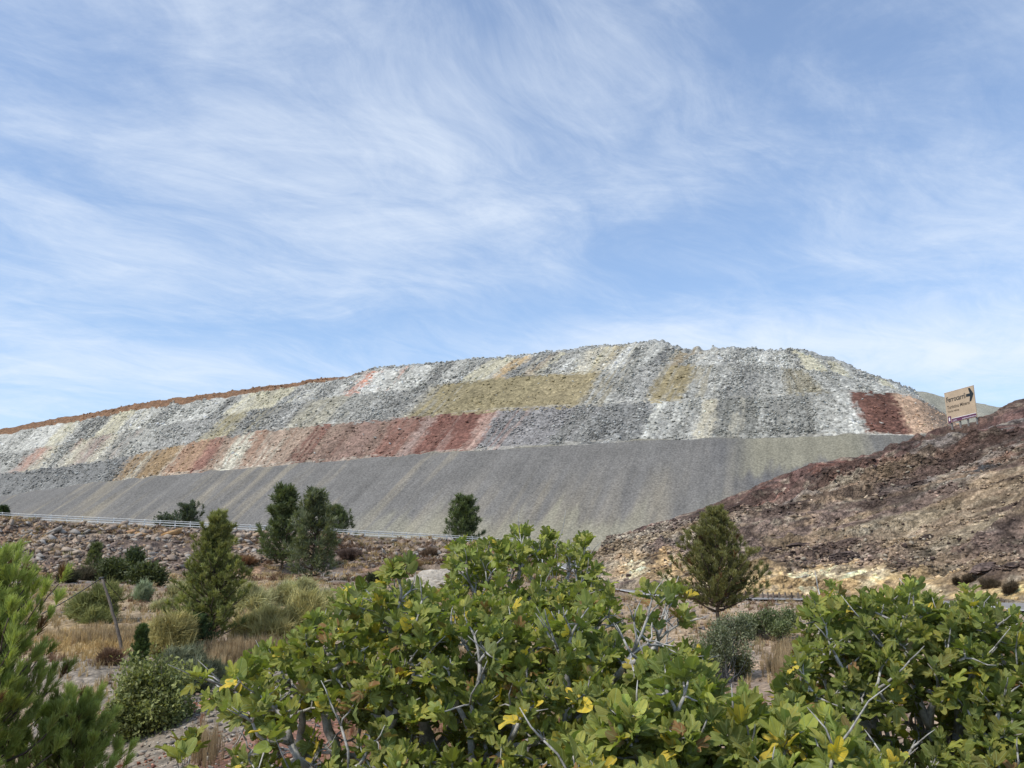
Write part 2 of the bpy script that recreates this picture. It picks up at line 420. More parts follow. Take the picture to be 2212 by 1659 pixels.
def build_dump():
    nc = 1500
    u = np.concatenate((np.linspace(-500, -20, 120), np.linspace(-15, 2110, nc-120)))
    y1 = np.interp(u, *Ln['E1'])
    uk = np.arange(-500, 2111, 30.0)
    D1 = 69.0*F/(588-np.interp(uk, *Ln['E1'])*K)
    D1 = np.convolve(np.pad(D1, 3, 'edge'), np.ones(7)/7, 'valid')
    D1 += sst(uk, 2030, 2110)*90
    D1 = pchip(uk, D1, u)
    lines = {}
    for k in ('toe', 'E1', 'E2', 'E3', 'E4', 'E5'):
        x = u + pchip(UC, SH[k], u)
        y = np.interp(x, *Ln[k])
        if k != 'toe': y = y + (fbm(u/28.0, u*0+3, 3, 41)-.5)*(5 if k in ('E4', 'E5') else 3)
        lines[k] = at_v(x*K, y*K, D1+DOFF[k])
    def berm(p, w): q = p.copy(); q[:, 1] += w; return q
    rows = []; band = []; vv = []
    def seg(a, b, n, bn, end=False):
        t = np.arange(n)/n
        for tt in t: rows.append(a*(1-tt)+b*tt); band.append(bn); vv.append(tt)
    seg(lines['toe'], lines['E1'], 150, 1)
    e1b = berm(lines['E1'], 4); seg(lines['E1'], e1b, 3, 11)
    seg(e1b, lines['E2'], 120, 2); e2b = berm(lines['E2'], 4); seg(lines['E2'], e2b, 3, 12)
    seg(e2b, lines['E3'], 105, 3); e3b = berm(lines['E3'], 4); seg(lines['E3'], e3b, 3, 13)
    seg(e3b, lines['E4'], 95, 4)
    seg(lines['E4'], lines['E5'], 14, 5)
    back = lines['E5'].copy(); back[:, 1] += 90; back[:, 2] -= 4
    far = back.copy(); far[:, 1] += 140; far[:, 2] = 0
    seg(lines['E5'], back, 20, 6); seg(back, far, 10, 6)
    P = np.array(rows); nr = len(rows)
    band = np.array(band)[:, None]*np.ones((1, nc), int); v = np.array(vv)[:, None]*np.ones((1, nc))
    U = np.ones((nr, 1))*u[None]
    # metric coordinates: along the face, and up the fall line
    su = np.concatenate(([0], np.cumsum(np.linalg.norm(np.diff(lines['E1'], axis=0), axis=1))))
    SU = np.ones((nr, 1))*su[None]; SV = np.concatenate((np.zeros((1, nc)), np.cumsum(np.linalg.norm(np.diff(P, axis=0), axis=2), axis=0)))
    bx = np.where(band == 1, 0, band)
    # ---- colours
    wob = (fbm(SU/14, SV/40, 4, 3)-.5)*52 + (fbm(SU/2.2, SV/14, 3, 4)-.5)*34
    G = lambda *a: np.array(a)
    grey, dgrey, lgrey = G(.20, .205, .20), G(.145, .15, .15), G(.265, .272, .26)
    white, cream = G(.35, .36, .345), G(.355, .34, .28)
    cj1, cj2, cjv = worley(SU/2.2, SV/2.2, 77); wob = wob+(cjv-.5)*26*(SV > -1)
    # band 1: smooth grey slope with tan streaks
    streak = fbm(SU/7.5, SV/75+SU*.002, 5, 11, .6); broad = fbm(SU/26, SV/110, 3, 12)
    c1 = np.zeros(P.shape)+G(.160, .160, .158)
    tan = G(.255, .235, .19)
    w = sst(streak*.55+broad*.45, .50, .68)*.62
    sc_ = fbm(SU/13, SV/230, 4, 19, .6)
    w = w*sst(U, 2100, 300) + w*.25
    c1 = mixc(c1, tan, np.clip(w*.85+sst(sc_, .52, .72)*.75*sst(1-v, .05, .9), 0, .85))
    # tan apron low in the middle and pale cap upper right
    ap = sst(np.where(U < 1300, (1300-U)/500, (U-1300)/190)*-1+1, 0, .5)*sst(.46+.5*(fbm(SU/7, SV/70, 4, 13)-.5)-v, 0, .16)
    c1 = mixc(c1, G(.27, .265, .21), ap*.7)
    cap = sst(U, 1560, 1640)*sst(v+.35*(fbm(SU/8, SV/50, 4, 14)-.5)+ (1-sst(U, 1600, 1750))*.0, .68, .76)
    cap = cap*(1-.75*sst(U, 1840, 1880))
    c1 = mixc(c1, G(.235, .23, .18), cap*.8)
    dk = sst(U, 1500, 1600)*(sst(v, .3, .6))*(1-cap)*sst(fbm(SU/6, SV/60, 3, 15), .35, .6)
    c1 = mixc(c1, G(.095, .10, .11), dk*.55)
    low = sst(U, 1480, 1600)*(1-sst(v, .35, .6))
    c1 = mixc(c1, G(.20, .20, .175), low*.6)
    # bands 2..4
    org, red, dred, pink, brn = G(.225, .165, .10), G(.158, .092, .075), G(.130, .068, .056), G(.265, .21, .17), G(.165, .12, .10)
    t2 = [(-600, dgrey*1.1), (228, org*.95), (262, cream*.85), (275, org), (335, G(.37, .33, .27)), (345, G(.27, .185, .135)), (392, red*1.2), (425, pink*.95), (452, G(.35, .34, .29)), (498, G(.27, .185, .14)),
          (520, pink*1.05), (585, pink*.95), (615, red), (655, brn), (725, G(.20, .14, .12)), (765, brn*1.1), (790, red*1.1), (850, G(.25, .19, .17)), (885, dred*1.1),
          (985, G(.30, .22, .19)), (1012, G(.20, .2, .205)), (1180, grey), (1245, dgrey*1.2), (1375, G(.42, .43, .40)), (1400, white*.9), (1445, lgrey*.95), (1500, cream), (1535, lgrey*.7),
          (1550, G(.17, .175, .165)), (1640, lgrey*.85), (1700, lgrey*.72), (1780, lgrey*1.1), (1860, lgrey*1.25), (1886, G(.118, .064, .052)), (1973, G(.36, .26, .19))]
    c2 = patches(U+wob*.5, t2, 2, 9)
    X2 = U+pchip(UC, SH['E2'], u)[None]
    t3 = [(-600, lgrey), (20, G(.33, .22, .18)), (48, cream*.9), (80, lgrey), (120, cream), (150, G(.27, .22, .2)), (178, cream*.95), (200, lgrey*.95), (300, grey*1.25), (425, G(.26, .24, .16)), (480, grey*.9),
          (555, grey*1.2), (610, G(.25, .245, .205)), (690, lgrey*.95), (760, grey*1.2), (800, grey), (865, cream*.75), (885, G(.215, .190, .118)), (1120, G(.235, .205, .13)), (1240, lgrey*.95),
          (1330, grey*1.4), (1395, G(.23, .20, .125)), (1470, lgrey*.95), (1560, grey*.95), (1640, lgrey*1.05), (1710, G(.2, .19, .15)), (1790, lgrey*.98), (1900, lgrey*1.05)]
    c3 = patches(X2+wob*.5, t3, 3, 13)
    X3 = U+pchip(UC, SH['E3'], u)[None]
    rs = np.random.RandomState(5)
    t4 = [(-600, white*.8)]; xx = 0
    while xx < 1980:
        if not (735 < xx < 900):
            t4.append((xx, [white*.85, lgrey*1.05, grey*1.15, lgrey*.85, grey*.8, white*.95, G(.33, .32, .25)][rs.randint(7)]))
        xx += rs.randint(16, 60)
    t4 += [(742, G(.34, .15, .10)), (760, white), (812, lgrey), (840, white*.9), (885, grey*.8), (1060, G(.27, .21, .13)), (1092, dgrey*1.2), (1175, dgrey), (1205, lgrey), (1235, cream), (1275, G(.3, .27, .19)), (1300, grey), (1345, dgrey*.8), (1400, dgrey*.95), (1440, G(.21, .18, .13)), (1475, lgrey*.9)]
    t4.sort(key=lambda q: q[0])
    c4 = patches(X3+wob*.6, t4, 4, 10)
    spill = (cjv < sst(v, .90, 1.0)*.65)[..., None]; c2 = np.where(spill, c3, c2); c3 = np.where(spill, c4, c3)
    c5 = np.zeros(P.shape)+G(.165, .100, .062)
    c5 = mixc(c5, c4.mean()*np.ones(3)*G(.95, 1, 1), sst(X3, 640, 760))
    col = np.where((bx == 0)[..., None], c1, 0)
    for k, c in ((2, c2), (3, c3), (4, c4), (5, c5), (11, c1*1.1), (12, c2), (13, c3), (6, c5*.9)): col = np.where((band == k)[..., None], c, col)
    rocky = np.isin(band, (2, 3, 4, 5, 12, 13))
    # fall-line streaks, boulder speckle with crevice shade and highlights put into the colour
    st = fbm(SU/1.6, SV/16, 3, 21)-.5; st2 = fbm(SU/6, SV/40, 3, 22)-.5
    col = col*(1+np.where(rocky, .22*st+.55*st2, .18*st+.2*st2))[..., None]*np.where(rocky, 1.24, 1)[..., None]*np.where(band == 4, 1.14, np.where((band == 3) & (U < 900), .96, 1.0))[..., None]
    d1, d2, val = worley(SU/1.35, SV/1.35, 7); b1, b2, bval = worley(SU/3.0, SV/3.0, 8)
    greyish = (np.abs(col[..., 0]-col[..., 2]) < .09)
    coarse = np.clip(.35+.9*(1-v)*np.where(band > 1, 1, 0), 0, 1)*np.where(greyish, 1, .45)
    cover = sst(fbm(SU/11, SV/14, 3, 30), .36, .6)
    smth = sst(U, 1240, 1150)*(band == 2)*(U > 1000) + (band == 2)*(U < 228)
    coarse = coarse*(1-.55*np.clip(smth, 0, 1))
    sp = np.where(rocky, ((val-.5)*.6+(val > .88)*.32-(val < .12)*.22)*coarse, 0)
    sp += np.where(rocky & (bval > .78), .5*coarse*(1-b1), 0)
    col = col*(1+sp*(.45+.55*cover))[..., None]
    col = col*1.06
    base = np.where((band >= 2) & (v < .09) & (rocky), sst(fbm(SU/5, SV/5, 3, 33), .45, .6), 0)
    col = mixc(col, G(.46, .45, .40), base*.5*np.where(U > 228, 1, .2))
    wl = (band == 2)*sst(.055+.05*(fbm(SU/4, SV*0, 2, 35)-.5)-v, 0, .02)*sst(U, 1790, 1850)
    col = mixc(col, G(.62, .62, .58), np.clip(wl, 0, 1)*.9)
    mix1 = sst(fbm(SU/2.0, SV/26, 3, 37), .50, .66)*rocky*.45*(1-sst(U, 1780, 1850)); other = np.roll(col, 46, axis=1)
    col = col*(1-mix1[..., None])+other*mix1[..., None]
    col = np.clip(col*np.array((1.05, 1.0, .93)), .02, .75)
    # ---- relief
    N = normals_of(P); N[..., 2] = np.abs(N[..., 2])
    lump = (fbm(SU/6, SV/10, 4, 51)-.5)*1.3 + (.5-d1)*.5*(val > .3) + np.where(bval > .8, np.clip(.62-b1, 0, 1)*1.5, 0)
    smooth_ = (fbm(SU/3.0, SV/45, 3, 52)-.5)*.55+(fbm(SU/12, SV/90, 2, 53)-.5)*2.4+(fbm(SU/.8, SV/.8, 2, 54)-.5)*.25
    edge = np.where(np.isin(band, (2, 3, 4)), np.clip(np.minimum(v, 1-v)*9, .25, 1), 1)
    disp = np.where(rocky, lump*edge*np.where(greyish, 1, .6)*(1-.5*np.clip(smth, 0, 1)), np.where(band == 6, lump*1.2, smooth_*np.clip((1-v)*9, .15, 1)))
    P = P+N*disp[..., None]
    P[..., 2] += np.where((band == 5) | ((band == 4) & (v > .93)), (fbm(SU/6, SV/6, 3, 57)-.5)*(3.2+7*np.exp(-((U+60-1400)/110)**2)+2.5*sst(U, 1450, 1600)), 0)
    r0 = int((band[:, 0] == 1).sum())+1
    tag(grid_obj('mine_dump_lower_slope', P[:r0], col[:r0], M_dump_fine), kind='structure')
    o = grid_obj('mine_dump_terraces', P[r0-1:], col[r0-1:], M_dump)
    tag(o, kind='structure')
build_dump()

def loft(ctrl, rows_per, ncols, smooth_rows=True):
    """ctrl: list of lines, each list of (x2212, y2212, D)"""
    A = np.array([[at(x*K, y*K, d) for x, y, d in ln] for ln in ctrl])      # L,M,3
    xs = np.arange(A.shape[1]); q = np.linspace(0, A.shape[1]-1, ncols)
    Bc = np.stack([pchip(xs, ln, q) for ln in A])
    tr = np.concatenate([i+np.arange(n)/n for i, n in enumerate(rows_per)]+[[len(ctrl)-1]])
    if smooth_rows: P = pchip(np.arange(len(ctrl)), Bc, tr)
    else:
        i = np.clip(np.floor(tr).astype(int), 0, len(ctrl)-2); f = (tr-i)[:, None, None]
        P = Bc[i]*(1-f)+Bc[i+1]*f
    return P, np.ones((len(tr), 1))*q[None], tr[:, None]*np.ones((1, ncols))

def build_far_spoil():
    ctrl = [[(1850, 960, 560), (1990, 960, 560), (2176, 960, 560), (2320, 960, 560)],
            [(1850, 815, 640), (1990, 847, 640), (2176, 881, 640), (2320, 896, 640)],
            [(1850, 830, 900), (1990, 855, 900), (2176, 890, 900), (2320, 900, 900)]]
    P, q, tr = loft(ctrl, [60, 6], 120, False)
    X, Z = P[..., 0], P[..., 2]
    P = P+normals_of(P)*((fbm(X/14, Z/14, 4, 61)-.5)*4)[..., None]
    c = np.zeros(P.shape)+np.array((.30, .29, .235)); c *= (1+.4*(fbm(X/6, Z/20, 4, 62)-.5))[..., None]
    tag(grid_obj('distant_spoil_hill', P, c, M_dump_fine), kind='structure')
build_far_spoil()

# ---- base ground
GX = np.array([-400, 0, 150, 300, 450, 600, 700, 800, 1024, 1400], float)
GD = np.array([1, 8, 16, 24, 32, 45, 60, 80, 110, 150, 220, 400, 1500, 6000], float)
GZ = np.array([
 [-2.6]*10,
 [-5, -4.2, -3.4, -3.2, -3.2, -3.2, -3.2, -3.2, -3.2, -3.2],
 [-6, -5, -3.5, -2.8, -2.8, -2.9, -2.9, -2.9, -2.9, -2.9],
 [-5.5, -4.0, -2.95, -2.5, -2.6, -2.8, -2.8, -2.7, -2.6, -2.6],
 [-4, -2.8, -2.3, -2.2, -2.3, -2.6, -2.6, -2.45, -2.1, -2],
 [-2.5, -2.0, -1.8, -1.7, -1.7, -2.0, -1.9, -1.6, -1.0, -1],
 [-1, -.9, -.8, -.8, -.8, -1.2, -1.35, -1.1, -.95, -1],
 [0, 0, 0, 0, 0, -.6, -1.1, -1.1, -1, -1],
 [.9, .9, .9, .9, .9, .6, 0, -1, -1, -1],
 [2.2, 2.2, 2.3, 2.5, 2.6, 2.5, 1, -1, -1, -1],
 [3]*10, [3]*10, [3]*10, [3]*10], float)
def gz_raw(x, y):
    y = np.maximum(y, .5)
    px = np.clip(x/y*F*CT+512, -399, 1399); D = np.clip(y, 1, 5999)
    shp = px.shape; px = px.ravel(); D = D.ravel()
    rowv = pchip(GX, GZ.T, px)            # n, nD
    lg, lq = np.log(GD), np.log(D)
    i = np.clip(np.searchsorted(lg, lq)-1, 0, len(lg)-2); t = (lq-lg[i])/(lg[i+1]-lg[i]); t = np.clip(t, 0, 1)
    k = np.arange(len(px))
    def m(j):
        j0, j1 = np.clip(j-1, 0, len(lg)-1), np.clip(j+1, 0, len(lg)-1)
        return (rowv[k, j1]-rowv[k, j0])/(lg[j1]-lg[j0])
    h = lg[i+1]-lg[i]
    z = (2*t**3-3*t**2+1)*rowv[k, i]+(t**3-2*t**2+t)*h*m(i)+(-2*t**3+3*t**2)*rowv[k, i+1]+(t**3-t**2)*h*m(i+1)
    return z.reshape(shp)
def gz(x, y):
    x = np.asarray(x, float); y = np.asarray(y, float)
    r = np.hypot(x, y)
    z = gz_raw(x, y)
    amp = np.clip(r/30, .15, 1)
    z = z+(fbm(x/7, y/7, 3, 71)-.5)*.9*amp+(fbm(x/1.6, y/1.6, 3, 72)-.5)*.28*amp
    return z
ROAD_R = [(1100, 612, 40), (1024, 606, 48), (900, 601.5, 62), (770, 599, 74), (700, 597, 88), (640, 589, 104), (606, 577, 124), (578, 567, 150), (560, 560, 172)]
RP = np.array([at(*r) for r in ROAD_R])
_t = np.linspace(0, len(RP)-1, 160); RPs = pchip(np.arange(len(RP)), RP, _t)
def road_blend(x, y, z):
    d = np.full(x.shape, 1e9); zr = np.zeros(x.shape)
    for p in RPs:
        q = np.hypot(x-p[0], y-p[1]); nb = q < d; d = np.where(nb, q, d); zr = np.where(nb, p[2], zr)
    w = 1-sst(d, 4.2, 10.0)
    return z*(1-w)+(zr-.12)*w
def gzr(x, y): return road_blend(np.asarray(x, float), np.asarray(y, float), gz(x, y))
def ground_colour(x, y, z):
    D = y; px = x/np.maximum(y, .5)*F*CT+512
    G = np.array
    n1, n2, n3, n4 = fbm(x/5, y/5, 4, 81), fbm(x/1.3, y/1.8, 4, 82), fbm(x/12, y/12, 3, 83), fbm(x/3, y/4, 4, 84)
    c = np.zeros(x.shape+(3,))+G((.27, .20, .14))
    c = mixc(c, G((.24, .22, .20)), sst(n1, .47, .62)*.7)          # grey gravel
    c = mixc(c, G((.40, .30, .18)), sst(n3, .44, .58)*.75)           # straw soil
    c = mixc(c, G((.16, .105, .08)), sst(n4, .60, .74)*.5)
    # straw field behind the pole
    fx = np.exp(-((px-120)/75)**2)*np.exp(-((D-38)/6)**2)
    c = mixc(c, G((.42, .30, .15)), np.clip(fx*1.3, 0, 1)*sst(n2, .25, .5))
    # stony slope lower left
    s = sst(px, 60, 150)*(1-sst(px, 300, 420))*sst(D, 7, 12)*(1-sst(D, 28, 33))
    c = mixc(c, G((.30, .26, .205)), s*.8)
    rd = sst(n3+.25*n1, .52, .70)*sst(33-D, 0, 8)
    c = mixc(c, G((.24, .095, .06)), np.clip(rd, 0, 1)*.75)
    dl = sst(150-px, 0, 120)*sst(22-D, 0, 6)
    c = mixc(c, G((.27, .11, .07)), dl*.7)
    # right hand flat, pinkish
    rg = sst(px, 560, 640)*sst(D, 12, 20)*(1-sst(D, 95, 130))
    c = mixc(c, G((.42, .31, .215)), rg*(.55+.45*sst(n1, .4, .6))*.85)
    c = mixc(c, G((.24, .22, .21)), rg*sst(n2, .55, .7)*.4)
    c *= (.8+.4*fbm(x/.35, y/.35, 3, 85))[..., None]
    return c
def build_ground():
    ny, nx = 640, 900
    D = np.exp(np.linspace(math.log(1.0), math.log(230), ny)); D = np.concatenate((D, np.exp(np.linspace(math.log(240), math.log(6000), 24))))
    a = np.tan(np.linspace(math.radians(-62), math.radians(62), nx)) if False else np.concatenate((np.linspace(-2.4, -.72, 90), np.linspace(-.70, .70, 760), np.linspace(.72, 2.4, 90)))
    X = D[:, None]*a[None]; Y = D[:, None]*np.ones_like(a)[None]
    Z = gzr(X, Y)
    P = np.stack((X, Y, Z), -1)
    # close the sheet behind the camera
    back = P[0].copy(); back[:, 1] = -60; back[:, 0] *= 60; back[:, 2] = -3
    P = np.concatenate((back[None], P))
    col = ground_colour(P[..., 0], P[..., 1], P[..., 2])
    tag(grid_obj('ground', P, col, M_ground), kind='structure')
build_ground()

# ---- right-hand hill of red rock
def build_hill():
    ctrl = [
     [(1240, 1285, 111), (1420, 1290, 97), (1620, 1320, 81), (1800, 1325, 79), (2000, 1340, 69), (2212, 1350, 57), (2500, 1370, 47), (2900, 1400, 39)],
     [(1240, 1262, 112), (1420, 1262, 98), (1620, 1291, 82), (1800, 1289, 80), (2000, 1296, 70), (2212, 1300, 58), (2500, 1310, 48), (2900, 1330, 40)],
     [(1262, 1222, 116), (1430, 1246, 101), (1630, 1282, 84), (1800, 1281, 82), (2000, 1288, 72), (2212, 1292, 60), (2500, 1300, 50), (2900, 1320, 42)],
     [(1290, 1204, 120), (1450, 1212, 106), (1640, 1228, 88), (1800, 1222, 86), (2000, 1243, 77), (2212, 1255, 65), (2500, 1250, 54), (2900, 1270, 46)],
     [(1302, 1190, 123), (1500, 1172, 114), (1640, 1165, 104), (1820, 1145, 100), (2010, 1140, 92), (2212, 1120, 82), (2500, 1070, 70), (2900, 1050, 60)],
     [(1312, 1180, 125), (1480, 1135, 124), (1620, 1105, 120), (1800, 1065, 116), (1990, 1030, 108), (2212, 985, 98), (2500, 900, 86), (2900, 860, 74)],
     [(1320, 1174, 127), (1420, 1136, 130), (1570, 1088, 133), (1690, 1048, 133), (1890, 990, 128), (2212, 906, 112), (2500, 822, 104), (2900, 720, 94)],
     [(1330, 1200, 150), (1430, 1170, 160), (1560, 1130, 165), (1720, 1080, 165), (1900, 1020, 160), (2212, 900, 150), (2500, 820, 140), (2900, 760, 130)],
     [(1330, 1290, 190), (1430, 1290, 200), (1560, 1290, 210), (1720, 1290, 215), (1900, 1290, 215), (2212, 1290, 215), (2500, 1290, 200), (2900, 1290, 190)]]
    P, q, tr = loft(ctrl, [4, 12, 46, 90, 110, 110, 30, 12], 860); tr = np.maximum(tr-1, 0)
    X, Y, Z = P[..., 0], P[..., 1], P[..., 2]
    N = normals_of(P)
    # strata run down towards the left
    S = X*.86+Y*.35+Z*.4; Tt = Z*1.7+Y*.55-X*.42
    big = fbm(S/26, Tt/9, 4, 91)-.5
    rid = 1-np.abs(2*fbm(S/9, Tt/3.2, 4, 92)-1)
    d1, d2, val = worley(S/2.3, Tt/1.5, 93); e1, e2, eval_ = worley(S/.85, Tt/.7, 94)
    fine = fbm(S/.7, Tt/.6, 3, 95)-.5
    rk = sst(fbm(S/10, Tt/6, 3, 96), .36, .56)
    disp = big*(5.0-3.2*sst(tr, 4.2, 5.0))+(rid-.7)*1.7*rk+np.where(val > .55, np.clip(.55-d1, 0, 1)*1.3, 0)*rk+np.where(eval_ > .4, np.clip(.5-e1, 0, 1)*.5, 0)*(.3+.7*rk)+fine*.35
    sw = (Tt/3.4+1.6*fbm(S/11, Tt/7, 3, 97)) % 1.0; disp = disp+(sst(sw, .2, .9)*(1-sst(sw, .92, 1.0)))*1.1*sst(fbm(S/15, Tt/8, 3, 98), .42, .58)
    fadeb = sst(tr, .3, 1.5); disp = disp+(fbm(S/9, Tt/6, 4, 113)-.5)*2.6*sst(tr, 3.5, 4.6)
    disp = disp*(.12+.88*fadeb)*(1-.45*sst(tr, .2, .6)*(1-sst(tr, 1.8, 2.2)))
    # eroded knob at left of skyline and gullies
    P = P+N*disp[..., None]
    G = np.array
    n1, n2, n3 = fbm(S/14, Tt/5, 4, 101), fbm(S/5, Tt/1.8, 4, 102), fbm(S/30, Tt/12, 3, 103)
    c = np.zeros(P.shape)+G((.192, .137, .108))
    c = mixc(c, G((.120, .080, .060)), sst(n1, .48, .60)*.8)             # purple brown
    c = mixc(c, G((.32, .225, .135)), sst(n2, .52, .68)*.55)                # ochre
    c = mixc(c, G((.25, .22, .155)), sst(fbm(S/12, Tt/4, 3, 104), .54, .66)*.7) # grey olive
    top = sst(tr, 3.6, 4.8)
    c = mixc(c, G((.125, .068, .056)), top*sst(n3+n1*.5, .50, .75)*.9)    # maroon upper part
    c = mixc(c, G((.20, .085, .06)), top*sst(n2, .56, .7)*.5)
    c = mixc(c, G((.24, .225, .20)), sst(fbm(S/16, Tt/2.4, 3, 107), .67, .74)*sst(tr, 3.4, 4.0)*.6)
    # pale ribs on the left shoulder
    lf = 1-sst(q, .7, 2.4)
    c = mixc(c, G((.36, .32, .25)), lf*sst(n2, .44, .6)*.55)
    # yellow cut bank over the road
    cb = sst(tr, .1, .6)*(1-sst(tr+(n2-.5)*.9, 1.8, 2.2))*sst(q, .2, .7)
    yel = lerp(.45, 1.0, sst(fbm(S/5, Tt/7, 4, 105), .32, .48))
    c = mixc(c, G((.34, .22, .12)), cb*.9)
    c = mixc(c, G((.60, .43, .20)), cb*yel*(.45+.55*sst(q, 1.2, 1.9))*.95)
    c = mixc(c, G((.68, .58, .38)), cb*sst(fbm(S/2, Tt/3, 4, 108), .52, .66)*.7)
    c *= (.55+.9*fbm(S/.6, Tt/.5, 3, 106))[..., None]
    c = mixc(c, G((.40, .34, .25)), sst(fbm(S/1.1, Tt/.8, 3, 109), .62, .72)*.45)
    c = mixc(c, G((.06, .042, .036)), sst(fbm(S/1.3, Tt/.7, 3, 110), .62, .70)*.7)
    zone = sst(q, 2.6, 3.6)*sst(tr, 2.1, 2.8)*(1-sst(tr, 3.6, 4.6))*sst(n2*.5+n1*.5, .40, .54)
    c = mixc(c, G((.36, .275, .17)), zone*.45*(1-cb))
    c = c*1.16+.012
    c = mixc(c, c*.6, (eval_ < .14)*(1-.8*cb))
    c = mixc(c, c*1.4+.02, (eval_ > .9)*.6)
    bigd = sst(fbm(S/9, Tt/3.0, 3, 111), .60, .68)
    c = mixc(c, G((.075, .052, .042)), bigd*.65*(tr > 1.5))
    c = mixc(c, G((.35, .26, .155)), sst(fbm(S/18, Tt/5, 4, 112), .55, .66)*.45*(1-top*.8))
    tag(grid_obj('red_rock_hill', P, np.clip(c, .015, .7), M_hill), kind='structure')
    return P
HILL_P = build_hill()

# ---- embankment under the upper road
TOPL = [(-500, 1085, 150), (-200, 1108, 155), (0, 1121, 160), (250, 1133, 164), (500, 1145, 168), (750, 1157, 173), (960, 1168, 178), (1130, 1180, 184), (1250, 1190, 190), (1400, 1205, 200)]
FOOT = [(-500, 1225, 128), (-200, 1232, 130), (0, 1238, 132), (250, 1240, 134), (500, 1232, 138), (750, 1226, 142), (960, 1225, 148), (1130, 1230, 152), (1250, 1235, 158), (1400, 1240, 165)]
def build_embankment():
    def off(l, dD, dz):
        r = []
        for x, y, d in l:
            p = at(x*K, y*K, d); r.append((p[0]*(d+dD)/d, p[1]+dD, p[2]+dz))
        return r
    A = [[(p[0], p[1]-3, p[2]-1.5) for p in off(FOOT, 0, 0)], off(FOOT, 0, 0)]
    T = np.array(off(TOPL, 0, 0)); Fo = np.array(A[1])
    m = Fo*.45+T*.55; m[:, 2] -= .5
    A.append([tuple(v) for v in m]); A.append([tuple(v) for v in T]); A.append([(p[0]+.5, p[1]+9, p[2]-.05) for p in T]); A.append([(p[0]+2, p[1]+24, 2.0) for p in T])
    A = np.array(A); ncols = 620
    q = np.linspace(0, len(TOPL)-1, ncols)
    Bc = np.stack([pchip(np.arange(len(TOPL)), ln, q) for ln in A])
    rows = []; tr = []
    for i, n in enumerate([6, 60, 60, 10, 10]):
        for k in range(n): f = k/n; rows.append(Bc[i]*(1-f)+Bc[i+1]*f); tr.append(i+f)
    rows.append(Bc[-1]); tr.append(5)
    P = np.array(rows); tr = np.array(tr)[:, None]*np.ones((1, ncols))
    X, Z = P[..., 0], P[..., 2]; Y = P[..., 1]
    L = Z*1.8
    d1, d2, val = worley(X/1.4, L/1.4, 121); e1, e2, ev = worley(X/.7, L/.6, 122)
    rk = sst(fbm(X/12, L/9, 3, 124), .32, .5)
    face = sst(tr, .6, 1.3)*(1-sst(tr, 2.9, 3.05))
    disp = ((fbm(X/8, L/6, 3, 123)-.5)*1.6+np.where(val > .3, np.clip(.6-d1, 0, 1)*1.1, 0)*rk+np.clip(.5-e1, 0, 1)*.4)*face
    P = P+normals_of(P)*disp[..., None]
    G = np.array
    c = np.zeros(P.shape)+G((.25, .19, .14))
    c = mixc(c, G((.13, .095, .08)), sst(fbm(X/5, L/3, 3, 125), .5, .65)*.7)
    c = mixc(c, G((.32, .20, .12)), sst(fbm(X/7, L/4, 3, 126), .56, .68)*.6)
    c *= (.65+.8*val*rk+.4*(1-rk))[..., None]*(.75+.5*ev)[..., None]
    c = c*1.0
    c = np.where((tr > 3.02)[..., None], G((.22, .20, .18)), c)
    tag(grid_obj('road_embankment', P, np.clip(c, .02, .6), M_ground), kind='structure')
    return T
TOP = build_embankment()

def strip(name, center, w, mat, dz=0.0, off=0.0):
    d = np.gradient(center, axis=0); d[:, 2] = 0; d = unit(d); s = np.stack((-d[:, 1], d[:, 0], 0*d[:, 0]), -1)
    L, R = center+s*(off+w/2), center+s*(off-w/2)
    V = np.concatenate((L, R)); V[:, 2] += dz; n = len(center); i = np.arange(n-1)
    Fq = np.stack((i, i+n, i+n+1, i+1), -1)
    return link(name, mk_mesh(name, V, [Fq], mat))
tag(strip('road', RPs, 6.4, M_asph, .03), kind='structure')
tag(strip('road_edge_line', RPs, .22, M_line, .04, -2.9), kind='structure')
tag(strip('road_edge_line', RPs, .22, M_line, .04, 2.9), kind='structure')
_q = np.linspace(0, len(TOP)-1, 80); TS = pchip(np.arange(len(TOP)), TOP, _q)
RU = TS.copy(); RU[:, 1] += 4.8
tag(strip('upper_road', RU, 6.2, M_asph, .06), kind='structure')

# ------------------------------------------------------------------ ray casting onto the built terrain
bpy.context.view_layer.update()
DG = bpy.context.evaluated_depsgraph_get()
def hit(px, py, default=60):
    p = at(px, py, 1.0); d = Vector(p.tolist()).normalized()
    ok, loc, nor, idx, ob, mt = sc.ray_cast(DG, Vector((0, 0, 0)), d)
    return np.array(loc) if ok else at(px, py, default)
def down(x, y):
    ok, loc, nor, idx, ob, mt = sc.ray_cast(DG, Vector((x, y, 300)), Vector((0, 0, -1)))
    return loc.z if ok else 0.0

